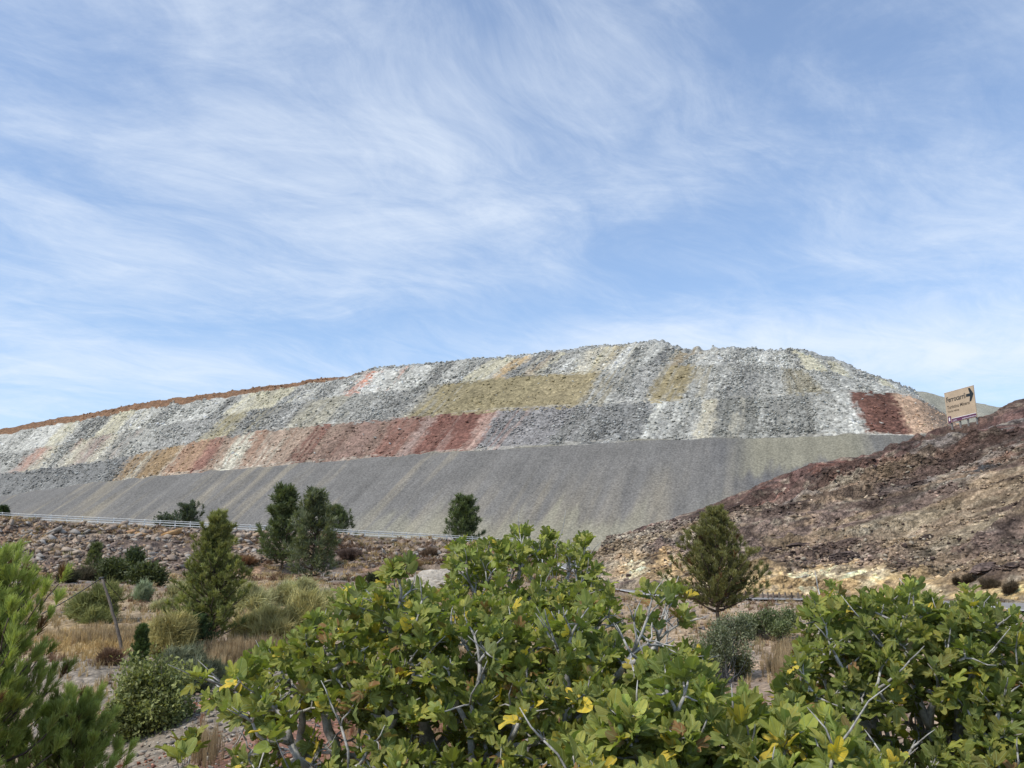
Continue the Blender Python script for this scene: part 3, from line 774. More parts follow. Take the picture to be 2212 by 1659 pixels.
# ------------------------------------------------------------------ prototypes
def leaf_proto(keys, fold=.22, droop=.28, wave=.04, seed=0, n=20):
    ka, kr = zip(*keys); a = np.linspace(0, 1, n)**1.25*math.pi*.985
    r = pchip(np.array(ka), np.array(kr)[:, None], a)[:, 0]
    ang = np.concatenate((-a[::-1], a[1:])); rr = np.concatenate((r[::-1], r[1:]))
    x, y = rr*np.sin(ang), rr*np.cos(ang)
    pts = [np.zeros((1, 2)), np.stack((x*.5, y*.5), -1), np.stack((x, y), -1)]
    P = np.concatenate(pts); X, Y = P[:, 0], P[:, 1]
    rs = np.random.RandomState(seed)
    Z = fold*np.abs(X)-droop*np.clip(Y, 0, 2)**2*.6-.35*X**2+wave*np.sin(9*np.hypot(X, Y)+4*np.arctan2(X, Y)+seed)
    V = np.stack((X, Y, Z), -1); m = len(ang)
    i = np.arange(m-1)
    tri = np.stack((0*i, 1+i+1, 1+i), -1)
    quad = np.stack((1+i, 1+i+1, 1+m+i+1, 1+m+i), -1)
    return V, {3: tri, 4: quad}, np.stack((X, Y, 0*X), -1)
LOBE5 = [(0, 1.0), (.14, .985), (.26, .90), (.35, .62), (.42, .50), (.50, .64), (.64, .84), (.76, .86), (.90, .78), (1.0, .54), (1.09, .43), (1.2, .50), (1.40, .58), (1.58, .54), (1.78, .42), (2.05, .32), (2.5, .25), (2.95, .18), (3.14, .05)]
LOBE3 = [(0, 1.0), (.20, .97), (.33, .76), (.43, .56), (.54, .68), (.68, .80), (.84, .77), (1.0, .66), (1.25, .52), (1.6, .45), (2.1, .35), (2.7, .27), (3.14, .06)]
ENT = [(0, 1.0), (.25, .93), (.5, .76), (.8, .60), (1.2, .50), (1.7, .40), (2.4, .27), (3.14, .05)]
LEAVES = [leaf_proto(LOBE5, .35, seed=1), leaf_proto(LOBE5, .55, .05, .05, 2), leaf_proto(LOBE3, .40, .40, .06, 3), leaf_proto(LOBE3, .65, -.20, .05, 4), leaf_proto(ENT, .3, .2, .04, 5), leaf_proto(LOBE5, .1, .55, .07, 6)]
def stick_proto():
    V = []; 
    for y, r in ((0, 1.0), (1, .7)):
        for k in range(3): V.append((r*math.cos(k*2.094), y, r*math.sin(k*2.094)))
    V = np.array(V); i = np.arange(3)
    return V, {4: np.stack((i, (i+1) % 3, (i+1) % 3+3, i+3), -1)}, V*0
STICK = stick_proto()
def brush_proto(n, seed, width, spread=.65, nl=.62):
    """a pine shoot: axis +Y, unit length, needles angled forwards"""
    r = np.random.RandomState(seed); V = []; 
    for k in range(n):
        t = r.uniform(0, .72)**.8; ph = r.uniform(0, 6.283); sp = spread*(1-.5*t)*r.uniform(.7, 1.25)
        d = np.array((math.cos(ph)*math.sin(sp), math.cos(sp), math.sin(ph)*math.sin(sp)))
        s = np.cross(d, r.normal(size=3)); s /= np.linalg.norm(s)
        b = np.array((0, t, 0)); L = nl*r.uniform(.75, 1.15); e = b+d*L; e[1] -= .05*L
        V += [b-s*width*.5, b+s*width*.5, e+s*width*.22, e-s*width*.22]
    V = np.array(V)
    return V, {4: np.arange(len(V)).reshape(-1, 4)}, V*0
BR_NEAR = [brush_proto(84, s, .042, .6) for s in (1, 2, 3)]
BR_MID = [brush_proto(30, s, .10, .85) for s in (4, 5, 6)]
BR_FAR = [brush_proto(16, s, .11, 1.0) for s in (7, 8)]
def small_leaf():
    V = np.array([(0, 0, 0), (.28, .45, .06), (0, 1, -.05), (-.28, .45, .06)], float)
    return V, {4: np.array([[0, 1, 2, 3]])}, V*0
SLEAF = small_leaf()
def tuft_proto(n, seed, w, lean=.45):
    r = np.random.RandomState(seed); V = []; Fq = []; Ft = []
    for k in range(n):
        ph = r.uniform(0, 6.283); ln = abs(r.normal())*lean; h = r.uniform(.5, 1.05); b = r.normal(size=2)*.10
        d = np.array((math.cos(ph), math.sin(ph))); s = np.array((-d[1], d[0]))*w
        p0 = np.array((b[0], b[1], -.05)); p1 = np.array((*(b+d*ln*h*.35), h*.6)); p2 = np.array((*(b+d*ln*h), h*(1-.25*ln)))
        S = np.array((s[0], s[1], 0)); m = len(V)
        V += [p0-S, p0+S, p1-S*.7, p1+S*.7, p2]
        Fq.append((m, m+1, m+3, m+2)); Ft.append((m+2, m+3, m+4))
    V = np.array(V)
    return V, {4: np.array(Fq), 3: np.array(Ft)}, V*0
TUFT = [tuft_proto(16, s, .022) for s in (1, 2, 3)]
def rock_proto(seed, n=9, flat=.72):
    r = np.random.RandomState(seed); bm = bmesh.new()
    for k in range(n):
        v = r.normal(size=3); v /= np.linalg.norm(v); v *= r.uniform(.75, 1.0); bm.verts.new((v[0]*.5, v[1]*.42, v[2]*.5*flat))
    res = bmesh.ops.convex_hull(bm, input=bm.verts)
    bmesh.ops.delete(bm, geom=[g for g in res['geom_interior'] if isinstance(g, bmesh.types.BMVert)], context='VERTS')
    bm.verts.ensure_lookup_table(); bm.verts.index_update()
    V = np.array([v.co[:] for v in bm.verts]); T = np.array([[v.index for v in f.verts] for f in bm.faces if len(f.verts) == 3]); bm.free()
    return V, {3: T}, V*0
ROCKS = [rock_proto(s) for s in range(8)]

def in_poly(x, y, poly):
    p = np.array(poly, float); n = len(p); c = np.zeros(x.shape, bool); j = n-1
    for i in range(n):
        cond = ((p[i, 1] > y) != (p[j, 1] > y)) & (x < (p[j, 0]-p[i, 0])*(y-p[i, 1])/(p[j, 1]-p[i, 1]+1e-9)+p[i, 0])
        c ^= cond; j = i
    return c
def skeleton(b, base, tips, rng, col, r_tip=.006, power=.45, sides=5, wig=.07, ends=None, frac=.55):
    """limbs that split until every tip is reached; returns direction of arrival per tip"""
    tips = np.asarray(tips); dirs = np.zeros_like(tips)
    def seg(p, q, r0, r1, pd):
        L = np.linalg.norm(q-p); n = max(3, min(7, int(L/.18)+2)); t = np.linspace(0, 1, n)[:, None]
        c1 = p+pd*L*.35; c2 = q-(q-p)*.3+np.array((0, 0, -.02*L))
        P = (1-t)**3*p+3*(1-t)**2*t*c1+3*(1-t)*t*t*c2+t**3*q
        P[1:-1] += rng.normal(size=(n-2, 3))*wig*L*.35
        tube(b, P, np.linspace(r0, r1, n), col*rng.uniform(.8, 1.2), sides)
        return unit(P[-1]-P[-2])
    def rec(p, idx, pd, depth):
        if len(idx) <= 2 or depth > 7:
            for i in idx:
                dirs[i] = seg(p, tips[i], r_tip*1.3, r_tip*.4, pd)
            return
        k = 2 if depth else max(3, min(7, len(idx)//8))
        k = min(k + (rng.random() < .5), len(idx))
        cen = tips[rng.choice(idx, k, replace=False)].copy()
        for _ in range(5):
            lab = np.argmin(((tips[idx][:, None]-cen[None])**2).sum(-1), 1)
            for j in range(k):
                if (lab == j).any(): cen[j] = tips[idx][lab == j].mean(0)
        for j in range(k):
            sub = idx[lab == j]
            if len(sub) == 0: continue
            if len(sub) == len(idx) and depth > 3:
                for i in sub: dirs[i] = seg(p, tips[i], r_tip*1.5, r_tip, pd)
                continue
            q = p+(cen[j]-p)*frac*rng.uniform(.8, 1.15)
            r0 = r_tip*(len(idx))**power; r1 = r_tip*len(sub)**power
            nd = seg(p, q, min(r0, r1*1.3), r1, pd)
            rec(q, sub, nd, depth+1)
    rec(np.asarray(base, float), np.arange(len(tips)), np.array((0, 0, 1.0)), 0)
    return unit(dirs)

BARK_FIG = np.array((.36, .345, .32))
def fig(label, poly, D0, D1, basepx, ntips, L, seed, bright=1.0, yellow=.016, figs=6, nl=(5, 8), holes=()):
    rng = np.random.default_rng(seed)
    xs = [p[0] for p in poly]; ys = [p[1] for p in poly]
    T = []; BT = []
    cx = (min(xs)+max(xs))/2
    while len(T) < ntips:
        x, y = rng.uniform(min(xs), max(xs)), rng.uniform(min(ys), max(ys))
        if not in_poly(np.array(x), np.array(y), poly): continue
        if any(((x-h[0])/h[2])**2+((y-h[1])/h[3])**2 < 1 and rng.random() < h[4] for h in holes):
            if rng.random() < .55: BT.append(at(x, y+6, rng.uniform(D0, D1)))
            continue
        f = (y-min(ys))/(max(ys)-min(ys)+1e-6)
        D = rng.uniform(D0, D1)*(1.0-.10*f)+(.6*(1-f))
        T.append(at(x, y, D))
    T = np.array(T)
    bx = at(basepx, 588, (D0+D1)/2); bz = float(gzr(bx[0], bx[1])); base = np.array((bx[0], bx[1], bz-.1))
    root = empty('fig_tree', base); tag(root, label, 'fig tree', 'fig trees in the foreground')
    wb = Batch()
    bare = T[rng.choice(len(T), len(T)//4)]+rng.normal(size=(len(T)//4, 3))*.18+np.array((0, -.1, -.12))
    if BT: bare = np.concatenate((bare, np.array(BT)[:len(T)//3]))
    nT = len(T); dirs = skeleton(wb, base+np.array((0, 0, .05)), np.concatenate((T, bare)), rng, BARK_FIG, r_tip=.0062, power=.46)[:nT]
    lb = Batch(); st = Batch()
    ax = unit(dirs*.8+np.array((0, -.12, .75))+rng.normal(size=T.shape)*.25)
    Ms = {i: [] for i in range(len(LEAVES))}; Ts = {i: [] for i in range(len(LEAVES))}; Cs = {i: [] for i in range(len(LEAVES))}
    pM, pT, pC = [], [], []
    for p, a in zip(T, ax):
        n = rng.integers(nl[0], nl[1]+1); ref = unit(np.cross(a, (0.3, 1, .2))); ref2 = np.cross(a, ref)
        ph0 = rng.uniform(0, 6.28); tone = rng.uniform(.75, 1.2)
        for i in range(n):
            f = i/n; ph = ph0+i*2.4+rng.normal()*.25
            rad = ref*math.cos(ph)+ref2*math.sin(ph)
            be = .32+1.05*f+rng.normal()*.15
            pd = unit(a*math.cos(be)+rad*math.sin(be)); pl = L*rng.uniform(.25, .5)*(1 if i else .5)
            s = p-a*(.030*i*L/.15)
            q = s+pd*pl
            size = L*rng.uniform(.68, 1.12)*(.62+.5*min(f*2, 1)) if i > 0 else L*.5
            Y = unit(pd*1.0+rad*.3+np.array((0, 0, .38+.36*rng.normal()))+rng.normal(size=3)*.15)
            Z = unit(a*.9-rad*.35+np.array((0, -.1, .5))+rng.normal(size=3)*.55)
            M = frames(Y[None], Z[None])[0]*size*np.array((rng.uniform(.72, 1.05), 1, rng.uniform(.6, 1.8)))[None]
            if i == 0: k = 4
            elif rng.random() < .14: k = 4
            else: k = int(rng.choice([0, 1, 2, 3, 5], p=[.17, .15, .28, .25, .15]))
            fresh = 1-f
            c = np.array((.092, .130, .034))*(1-.6*fresh)+np.array((.20, .245, .070))*.6*fresh
            c = c*np.array((1.58, 1.30, 1.05))*tone*rng.uniform(.72, 1.35)*bright*np.array((rng.uniform(.9, 1.15), 1, rng.uniform(.85, 1.2)))
            u = rng.random()
            if u < yellow*1.5 and i >= n-5: c = np.array((.70, .52, .07))*rng.uniform(.8, 1.1)
            elif u < yellow*2.8: c = np.array((.34, .36, .07))*rng.uniform(.8, 1.1)
            elif u < yellow*3.4: c = np.array((.28, .15, .06))
            Ms[k].append(M); Ts[k].append(q); Cs[k].append(c)
            Mp = frames(pd[None], a[None])[0]; Mp = Mp*np.array((.0026, pl, .0026))[None]
            pM.append(Mp); pT.append(s); pC.append((.26, .30, .12))
    for k in Ms:
        if Ms[k]: lb.add(LEAVES[k], np.array(Ms[k]), np.array(Ts[k]), np.array(Cs[k]))
    lb.add(STICK, np.array(pM), np.array(pT), np.array(pC))
    link('branches', wb.mesh('branches', M_bark, True, base), root)
    link('foliage', lb.mesh('foliage', M_fig, True, base), root)
    for j in rng.choice(len(T), figs, replace=False):
        bm = bmesh.new(); bmesh.ops.create_uvsphere(bm, u_segments=10, v_segments=8, radius=.019)
        for v in bm.verts: v.co.z = v.co.z*1.1 + (.008 if v.co.z > .012 else 0)
        for ff in bm.faces: ff.smooth = True
        me = bpy.data.meshes.new('fig'); bm.to_mesh(me); bm.free(); me.materials.append(M_figfruit)
        o = link('fig', me, root); p = T[j]+np.array((rng.normal()*.03, -.035, .01)); o.location = Vector((p-base).tolist())
    return root
M_figfruit = mat_plain('unripe_fig_skin', (.17, .24, .07), .5)

def pine(label, base, H, R, seed, levels=12, per=5, brush=BR_MID, bl=.3, crown0=.12, prof=1.0, colr=(.07, .105, .035), tipc=(.13, .17, .055), lean=(0, 0), dens=1.0, group=None, bare_trunk=True, up=.45, kind='pine_tree', cat='pine tree', irregular=.2, brown=.0, side='both', tubes=True):
    rng = np.random.default_rng(seed); base = np.asarray(base, float)
    root = empty(kind, base); tag(root, label, cat, group)
    wb = Batch(); lb = Batch(); barkc = np.array((.105, .08, .062))
    n = 9; t = np.linspace(0, 1, n); TP = base+np.stack((lean[0]*t**1.5+rng.normal(size=n)*.012*H*(t > 0), lean[1]*t+rng.normal(size=n)*.01*H*(t > 0), H*t), -1)
    rt = H*.018
    tube(wb, TP, rt*(1-.88*t)+.004, barkc, 7)
    Pos, Dir, Sz, Col = [], [], [], []
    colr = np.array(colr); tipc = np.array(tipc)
    for li in range(levels):
        f = crown0+(1-crown0)*(max(0.0, li+rng.uniform(-.25, .25))/levels)**.9
        f = min(max(f, crown0), .985)
        p0 = np.array([np.interp(f, t, TP[:, k]) for k in range(3)])
        g = max(.02, (1-f)/(1-crown0))
        Lmax = R*(min(1, g*1.0)**prof*.95+.10)*(1 if g < .85 else lerp(1, .8, (g-.85)/.15))
        for k in range(per):
            ph = k*6.283/per+li*1.1+rng.normal()*.25
            Lb = Lmax*rng.uniform(1-irregular*2, 1+irregular*.6)
            el0 = lerp(.15, .95, f)+rng.normal()*.1
            m = max(4, int(Lb/bl*1.2)); s = np.linspace(0, 1, m)
            hd = np.array((math.cos(ph), math.sin(ph), 0))
            BP = p0+hd*(Lb*s*math.cos(el0))[:, None]+np.array((0, 0, 1.0))*(Lb*(s*math.sin(el0)*.9+up*s**2*.45))[:, None]
            BP[1:] += rng.normal(size=(m-1, 3))*.02*Lb
            if tubes: tube(wb, BP, np.linspace(rt*.35*(.3+g), .004+rt*.05, m), barkc, 4)
            bd = unit(np.gradient(BP, axis=0)); sd = np.cross(hd, (0, 0, 1.0))
            for j in range(m):
                if s[j] < .22 and f < .8: continue
                for sgn in (-1, 1):
                    if rng.random() > dens: continue
                    sl = Lb*.34*(1.1-s[j])*rng.uniform(.5, 1.2)+bl*.25
                    sdn = unit(bd[j]*.7+sd*sgn*.8+np.array((0, 0, .25+.15*rng.normal())))
                    nsub = max(1, int(sl/bl*1.15))
                    for q in range(nsub):
                        w = (q+1)/nsub
                        Pos.append(BP[j]+sdn*sl*(w-.3)+rng.normal(size=3)*bl*.12)
                        Dir.append(unit(sdn*.55+bd[j]*.35+np.array((0, 0, up*1.3))+rng.normal(size=3)*.28))
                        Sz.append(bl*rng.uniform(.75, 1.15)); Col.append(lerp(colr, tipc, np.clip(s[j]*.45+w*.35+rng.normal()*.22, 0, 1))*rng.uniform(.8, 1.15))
            Pos.append(BP[-1]); Dir.append(unit(bd[-1]+np.array((0, 0, up)))); Sz.append(bl*1.1); Col.append(tipc)
    for _ in range(4): Pos.append(TP[-1]-np.array((0, 0, bl*.5*_))); Dir.append(unit(np.array((rng.normal()*.3, rng.normal()*.3, 1)))); Sz.append(bl*1.2); Col.append(tipc)
    Pos, Dir, Sz, Col = map(np.array, (Pos, Dir, Sz, Col))
    if brown: Col = np.where((rng.random(len(Col)) < brown)[:, None], np.array((.17, .10, .05)), Col)
    M = frames(Dir, rng.normal(size=Dir.shape))*Sz[:, None, None]
    pick = rng.integers(0, len(brush), len(Pos))
    for k, pr in enumerate(brush):
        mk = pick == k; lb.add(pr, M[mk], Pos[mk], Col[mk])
    link('trunk', wb.mesh('trunk', M_bark, True, base), root)
    link('crown', lb.mesh('crown', M_needle, False, base), root)
    return root

def shrub(label, base, w, h, seed, style='leafy', n=900, leaf=.05, colr=(.08, .11, .04), col2=None, group=None, cat='shrub', kind='shrub', lumps=5, depth=None, stems=26, stemc=(.2, .17, .13), upness=.6):
    rng = np.random.default_rng(seed); base = np.asarray(base, float)
    if depth is None: depth = w*.9
    root = empty(kind, base); tag(root, label, cat, group)
    colr = np.array(colr); col2 = colr*1.5 if col2 is None else np.array(col2)
    # lumpy crown of several ellipsoids
    cen = np.stack((rng.uniform(-.30, .30, lumps)*w, rng.uniform(-.3, .3, lumps)*depth, rng.uniform(.35, .68, lumps)*h), -1); cen[0] = (0, 0, .58*h)
    rad = np.stack((rng.uniform(.24, .38, lumps)*w, rng.uniform(.24, .38, lumps)*depth, rng.uniform(.28, .42, lumps)*h), -1)
    if lumps >= 7: rad *= .58; cen[1:, :2] *= 1.45; cen[1:, 2] *= rng.uniform(.35, 1.25, lumps-1)
    k = rng.integers(0, lumps, n); d = unit(rng.normal(size=(n, 3))); r = rng.uniform(.30, 1.0, n)**.5*(.72+.62*vnoise(d[:, 0]*3+k*7.1, d[:, 1]*3+d[:, 2]*4.3, seed))+(rng.random(n)**9)*.4
    P = cen[k]+d*rad[k]*r[:, None]; P[:, 2] = np.clip(P[:, 2], .03*h, None)
    out = unit(P-np.array((0, 0, .15*h)))
    lb, wb = Batch(), Batch()
    mixv = np.clip(r*.6+rng.normal(size=n)*.3, 0, 1)[:, None]; cc = lerp(colr, col2, mixv)*rng.uniform(.8, 1.2, (n, 1))
    if style == 'leafy':
        per = 7; PP = np.repeat(P, per, 0)+rng.normal(size=(n*per, 3))*leaf*1.2
        Y = unit(np.repeat(out, per, 0)*.6+rng.normal(size=(n*per, 3))*.7+np.array((0, 0, .3)))
        Z = unit(rng.normal(size=Y.shape)*.6+np.array((0, -.2, 1)))
        lb.add(SLEAF, frames(Y, Z)*(leaf*rng.uniform(.7, 1.4, n*per))[:, None, None], PP, np.repeat(cc, per, 0)*rng.uniform(.8, 1.2, (n*per, 1)))
    else:   # broom: bundles of thin upright wands
        Y = unit(out*(1-upness)+np.array((0, 0, upness))+rng.normal(size=P.shape)*.18)
        for q, pr in enumerate(TUFT):
            mk = np.arange(n) % 3 == q
            M = frames(rng.normal(size=(mk.sum(), 3)), Y[mk])*(leaf*rng.uniform(.7, 1.3, mk.sum()))[:, None, None]
            lb.add(pr, M, P[mk]-Y[mk]*leaf*.5, cc[mk])
    P0 = base
    idx = rng.choice(n, min(stems, n), replace=False)
    for i in idx:
        q = P[i]; s0 = np.array((rng.normal()*.05*w, rng.normal()*.05*w, -.05)); m = s0*.4+q*.6+np.array((0, 0, -.05*h))+rng.normal(size=3)*.03*h
        tube(wb, base+np.array([s0, (s0+m)/2+rng.normal(size=3)*.02*h, m, q]), np.array((.012, .009, .006, .003))*max(h, .4)*1.1, np.array(stemc), 3)
    lb.V = [v+base for v in lb.V]
    link('branches', wb.mesh('branches', M_bark, False, base), root)
    link('foliage', lb.mesh('foliage', M_leafy if style == 'leafy' else M_grass, False, base), root)
    return root
def px_size(p, n): return n/F*p[1]

# ------------------------------------------------------------------ hits on the terrain (before anything else is built)
SP = {}
def spot(px, py): 
    k = (px, py)
    if k not in SP: SP[k] = hit(px, py)
    return SP[k]
PINES_MID = [ # px, base py, top py, width px
 (209, 647, 513, 62), (282, 568, 486, 40), (312, 581, 490, 46), (720, 628, 508, 70), (139, 668, 627, 14), (93, 574, 545, 13), (197, 648, 619, 26)]
for q in PINES_MID: spot(q[0], q[1])
# spots of everything else that stands on visible ground
for q in [(115, 583), (133, 578), (146, 585), (86, 627), (141, 601), (250, 612), (290, 606), (262, 641), (303, 640), (226, 620), (168, 655), (150, 725), (124, 742), (149, 732), (190, 692), (722, 680), (740, 678),
          (770, 640), (123, 654), (170, 758), (375, 584), (180, 534), (968, 581), (991, 587), (1012, 592), (957, 584), (436, 590), (994, 566), (1015, 566), (847, 556), (799, 547), (773, 550), (930, 537), (885, 494), (921, 483),
          (1008, 535), (109, 664), (60, 640), (320, 598), (236, 655), (810, 655), (85, 580), (65, 582), (185, 600), (205, 572), (350, 558), (430, 556), (244, 566), (318, 552), (400, 567), (650, 646), (540, 566), (104, 700), (640, 620), (690, 640), (250, 735), (164, 612), (318, 606), (234, 598), (232, 700), (205, 760)]: spot(*q)

TALL = []; _r8 = np.random.default_rng(78)
for px, py, rx, ry, cnt in [(812, 658, 34, 9, 420), (790, 672, 22, 7, 200), (246, 655, 42, 7, 420), (226, 665, 26, 5, 160), (205, 757, 16, 12, 90), (120, 640, 55, 7, 420), (640, 700, 40, 12, 160), (560, 598, 60, 8, 200)]:
    for _ in range(cnt):
        x, y = px+_r8.normal()*rx*.55, py+_r8.normal()*ry*.55; p = at(x, min(max(y, 600), 790), 1.0); d = p/np.linalg.norm(p)
        ok, loc, *_q = sc.ray_cast(DG, Vector((0, 0, 0)), Vector(d.tolist()))
        if ok and loc.y < 90: TALL.append(loc[:])
# upper-road guard rail --------------------------------------------------
def guardrail():
    q = np.linspace(1.2, 8.2, 1400); E = pchip(np.arange(len(TOP)), TOP, q); E = E+np.array((0, 1.2, .05))
    s = np.concatenate(([0], np.cumsum(np.linalg.norm(np.diff(E, axis=0), axis=1))))
    root = empty('guardrail', E[0]); tag(root, 'long galvanised guardrail along the upper road edge above the rocky embankment', 'guardrail')
    def rail(name, z, hh, th, zz=None):
        b = Batch(); ss = np.arange(0, s[-1], 1.4); L = np.stack([np.interp(ss, s, E[:, k]) for k in range(3)], -1)
        V = []; prof = [(-th, z-hh), (th*.4, z-hh*.5), (-th, z), (th*.4, z+hh*.5), (-th, z+hh)] if hh > .1 else [(-th, z-hh), (th, z-hh), (th, z+hh), (-th, z+hh), (-th, z-hh)]
        m = len(prof)
        for y, zz in prof: V.append(L+np.array((0, y-.10, zz)))
        V = np.stack(V, 1).reshape(-1, 3); n = len(L); i = np.arange(n-1)[:, None]*m; j = np.arange(m-1)[None]
        Fq = np.stack((i+j, i+j+1, i+m+j+1, i+m+j), -1).reshape(-1, 4)
        link(name, mk_mesh(name, V-E[0], [Fq], M_galv), root)
    rail('rail', .80, .11, .05); rail('lower_rail', .32, .05, .03); rail('top_rail', 1.12, .035, .03)
    bm = bmesh.new(); bmesh.ops.create_cube(bm, size=1)
    for v in bm.verts: v.co = Vector((v.co.x*.17, v.co.y*.13, v.co.z*1.35+.55))
    me = bpy.data.meshes.new('post'); bm.to_mesh(me); bm.free(); me.materials.append(M_galv)
    n = int(s[-1]/2.7)
    for k in range(min(n, 98)):
        p = [np.interp(k*2.7, s, E[:, c]) for c in range(3)]; o = link('post', me, root); o.location = Vector([float(a-b) for a, b in zip(p, E[0])])
guardrail()

# rocks ------------------------------------------------------------------
def rocks_batch(name, P, size, cols, seed, mat=None, sink=.2):
    rng = np.random.default_rng(seed); b = Batch(); n = len(P)
    R = rand_rot(n, rng)
    Rz = rng.uniform(0, 6.28, n); c, s = np.cos(Rz), np.sin(Rz); z = np.zeros(n); o = np.ones(n)
    Z = np.stack((np.stack((c, -s, z), -1), np.stack((s, c, z), -1), np.stack((z, z, o), -1)), -2)
    tilt = rng.normal(size=(n, 3))*.28; up = unit(np.array((0, 0, 1.0))+tilt); M0 = frames(unit(np.cross(up, rng.normal(size=(n, 3)))), up)
    M = M0*(size[:, None]*np.stack((rng.uniform(.8, 1.5, n), rng.uniform(.7, 1.2, n), rng.uniform(.6, 1.3, n)), -1))[:, None, :]
    T = P.copy(); T[:, 2] += size*.15
    pk = rng.integers(0, len(ROCKS), n)
    for k, pr in enumerate(ROCKS):
        m = pk == k; b.add(pr, M[m], T[m], cols[m])
    o = link(name, b.mesh(name, mat or M_stone)); return o
def sample(name, n, rng, mask=None, power=0.0):
    P, N = SURF[name]; w = np.ones(P.shape[:2]) if mask is None else mask(P); w = w.astype(float); w[-1] = 0; w[:, -1] = 0
    w = w.ravel(); idx = rng.choice(len(w), n, p=w/w.sum()); r, c = np.unravel_index(idx, P.shape[:2])
    a, b = rng.random((n, 1)), rng.random((n, 1))
    return (P[r, c]*(1-a)+P[r, c+1]*a)*(1-b)+(P[r+1, c]*(1-a)+P[r+1, c+1]*a)*b
def pxy(P):
    y = np.maximum(P[..., 1], .3); return P[..., 0]/(y*CT+P[..., 2]*ST)*F+512, 384-F*(P[..., 2]*CT-y*ST)/(y*CT+P[..., 2]*ST)
rng = np.random.default_rng(21)
tones = 1.12*np.array([(.25, .195, .15), (.30, .24, .185), (.20, .155, .125), (.33, .235, .15), (.27, .245, .215), (.16, .12, .10)])
# rubble on the embankment: uncounted small pieces, then the boulders one by one
emb = lambda lo, hi: (lambda P: (pxy(P)[0] > lo)*(pxy(P)[0] < hi)*(np.arange(P.shape[0])[:, None] > 6)*(np.arange(P.shape[0])[:, None] < 124)*(.15+sst(fbm(P[..., 0]/9, P[..., 2], 3, 124), .3, .55)))
P = sample('road_embankment', 4300, rng, emb(-60, 300)); P2 = sample('road_embankment', 1500, rng, emb(300, 620)); P = np.concatenate((P, P2))
sz = .3+1.1*rng.random(len(P))**3
o = rocks_batch('rubble', P, sz, tones[rng.integers(0, 6, len(P))]*rng.uniform(.75, 1.2, (len(P), 1)), 3); tag(o, kind='stuff')
rockmesh = []
for k, pr in enumerate(ROCKS):
    for ti in range(3):
        b = Batch(); b.add(pr, np.eye(3)[None], np.zeros((1, 3)), tones[[0, 1, 4][ti]][None]*1.08); rockmesh.append(b.mesh('boulder', M_stone))
def boulder(p, s, me, label, group=None, rz=0, fl=1.0, kind='boulder'):
    o = link(kind, me); o.location = Vector([float(v) for v in p])+Vector((0, 0, s*.12)); o.scale = (s*rng.uniform(1, 1.5), s*rng.uniform(.8, 1.1), s*fl*rng.uniform(.75, 1.15))
    o.rotation_euler = (rng.normal()*.25, rng.normal()*.25, rz or rng.uniform(0, 6.28)); tag(o, label, 'boulder', group); return o
P = sample('road_embankment', 210, rng, emb(0, 285)); P2 = sample('road_embankment', 40, rng, emb(330, 470))
for p in np.concatenate((P, P2)):
    boulder(p, rng.uniform(1.1, 2.1)**1.15, rockmesh[rng.integers(0, len(rockmesh))], 'angular tan grey boulder lying in the rubble below the guardrail', 'boulders on the road embankment')
def colmesh(k, col):
    b = Batch(); b.add(ROCKS[k], np.eye(3)[None], np.zeros((1, 3)), np.array(col)[None]); return b.mesh('boulder', M_stone)
for px, py, s, col, lab in [(171, 536, 4.2, (.50, .31, .15), 'large flat orange boulder near the top of the embankment left of the pine'), (142, 536, 2.6, (.48, .30, .16), 'squarish orange boulder between two darker rocks under the guardrail'),
                            (131, 534, 2.0, (.42, .26, .15), 'small rust orange boulder beside the squarish orange one'), (52, 534, 3.6, (.36, .32, .27), 'big pale grey boulder high on the embankment at far left'),
                            (96, 549, 3.0, (.34, .30, .25), 'pale grey boulder midway down the rubble slope'), (263, 538, 4.0, (.34, .25, .17), 'long tan slab just left of the tall paired pines')]:
    boulder(spot(px, py), s, colmesh(int(rng.integers(0, 8)), col), lab, None, .1, .75)
# dark crags on the red hill
def crag_mesh(seed, col):
    bm = bmesh.new(); bmesh.ops.create_icosphere(bm, subdivisions=5, radius=.5); co = np.array([v.co[:] for v in bm.verts])
    w1, w2, wv = worley(co[:, 0]*3.1+co[:, 1]*1.7+seed, co[:, 2]*4.5+co[:, 1]*2.1, seed); n = fbm(co[:, 0]*4+co[:, 1]*3+seed, co[:, 2]*6-co[:, 1]*3, 5, seed+9)-.5
    r = 1+n*.7+(wv-.5)*.38
    for v, c, q in zip(bm.verts, co, r): v.co = Vector((c[0]*q*1.25, c[1]*q, c[2]*q*.75))
    me = bpy.data.meshes.new('rock_outcrop'); bm.to_mesh(me); bm.free(); me.materials.append(M_hill); set_attr(me, 'Col', np.array(col)*(.7+.9*wv[:, None])*(1+.8*n[:, None])); return me
for k, (px, py, w, lab) in enumerate([(994, 567, 28, 'large dark grey rock outcrop low on the red hill at right'), (1015, 566, 18, 'dark rock block at the right end of the large grey outcrop'), (847, 558, 26, 'dark brown ledge midway down the hill'),
                       (799, 547, 22, 'broad dark maroon outcrop left of the brown ledge'), (773, 550, 12, 'small rounded dark outcrop just right of the pine top'), (930, 537, 15, 'low dark slab alone on the ochre slope'),
                       (885, 494, 13, 'thin black rock plate high on the hill'), (921, 483, 14, 'narrow tilted black slab below the billboard')]):
    p = spot(px, py); o = link('rock_outcrop', crag_mesh(k+3, (.095, .070, .060))); q = px_size(p, w)
    o.location = Vector((p+np.array((0, .22*q, -.05*q))).tolist()); o.scale = (q, q*.8, q*.62); o.rotation_euler = (0, -.15, rng.uniform(-.4, .4)); tag(o, lab, 'rock')
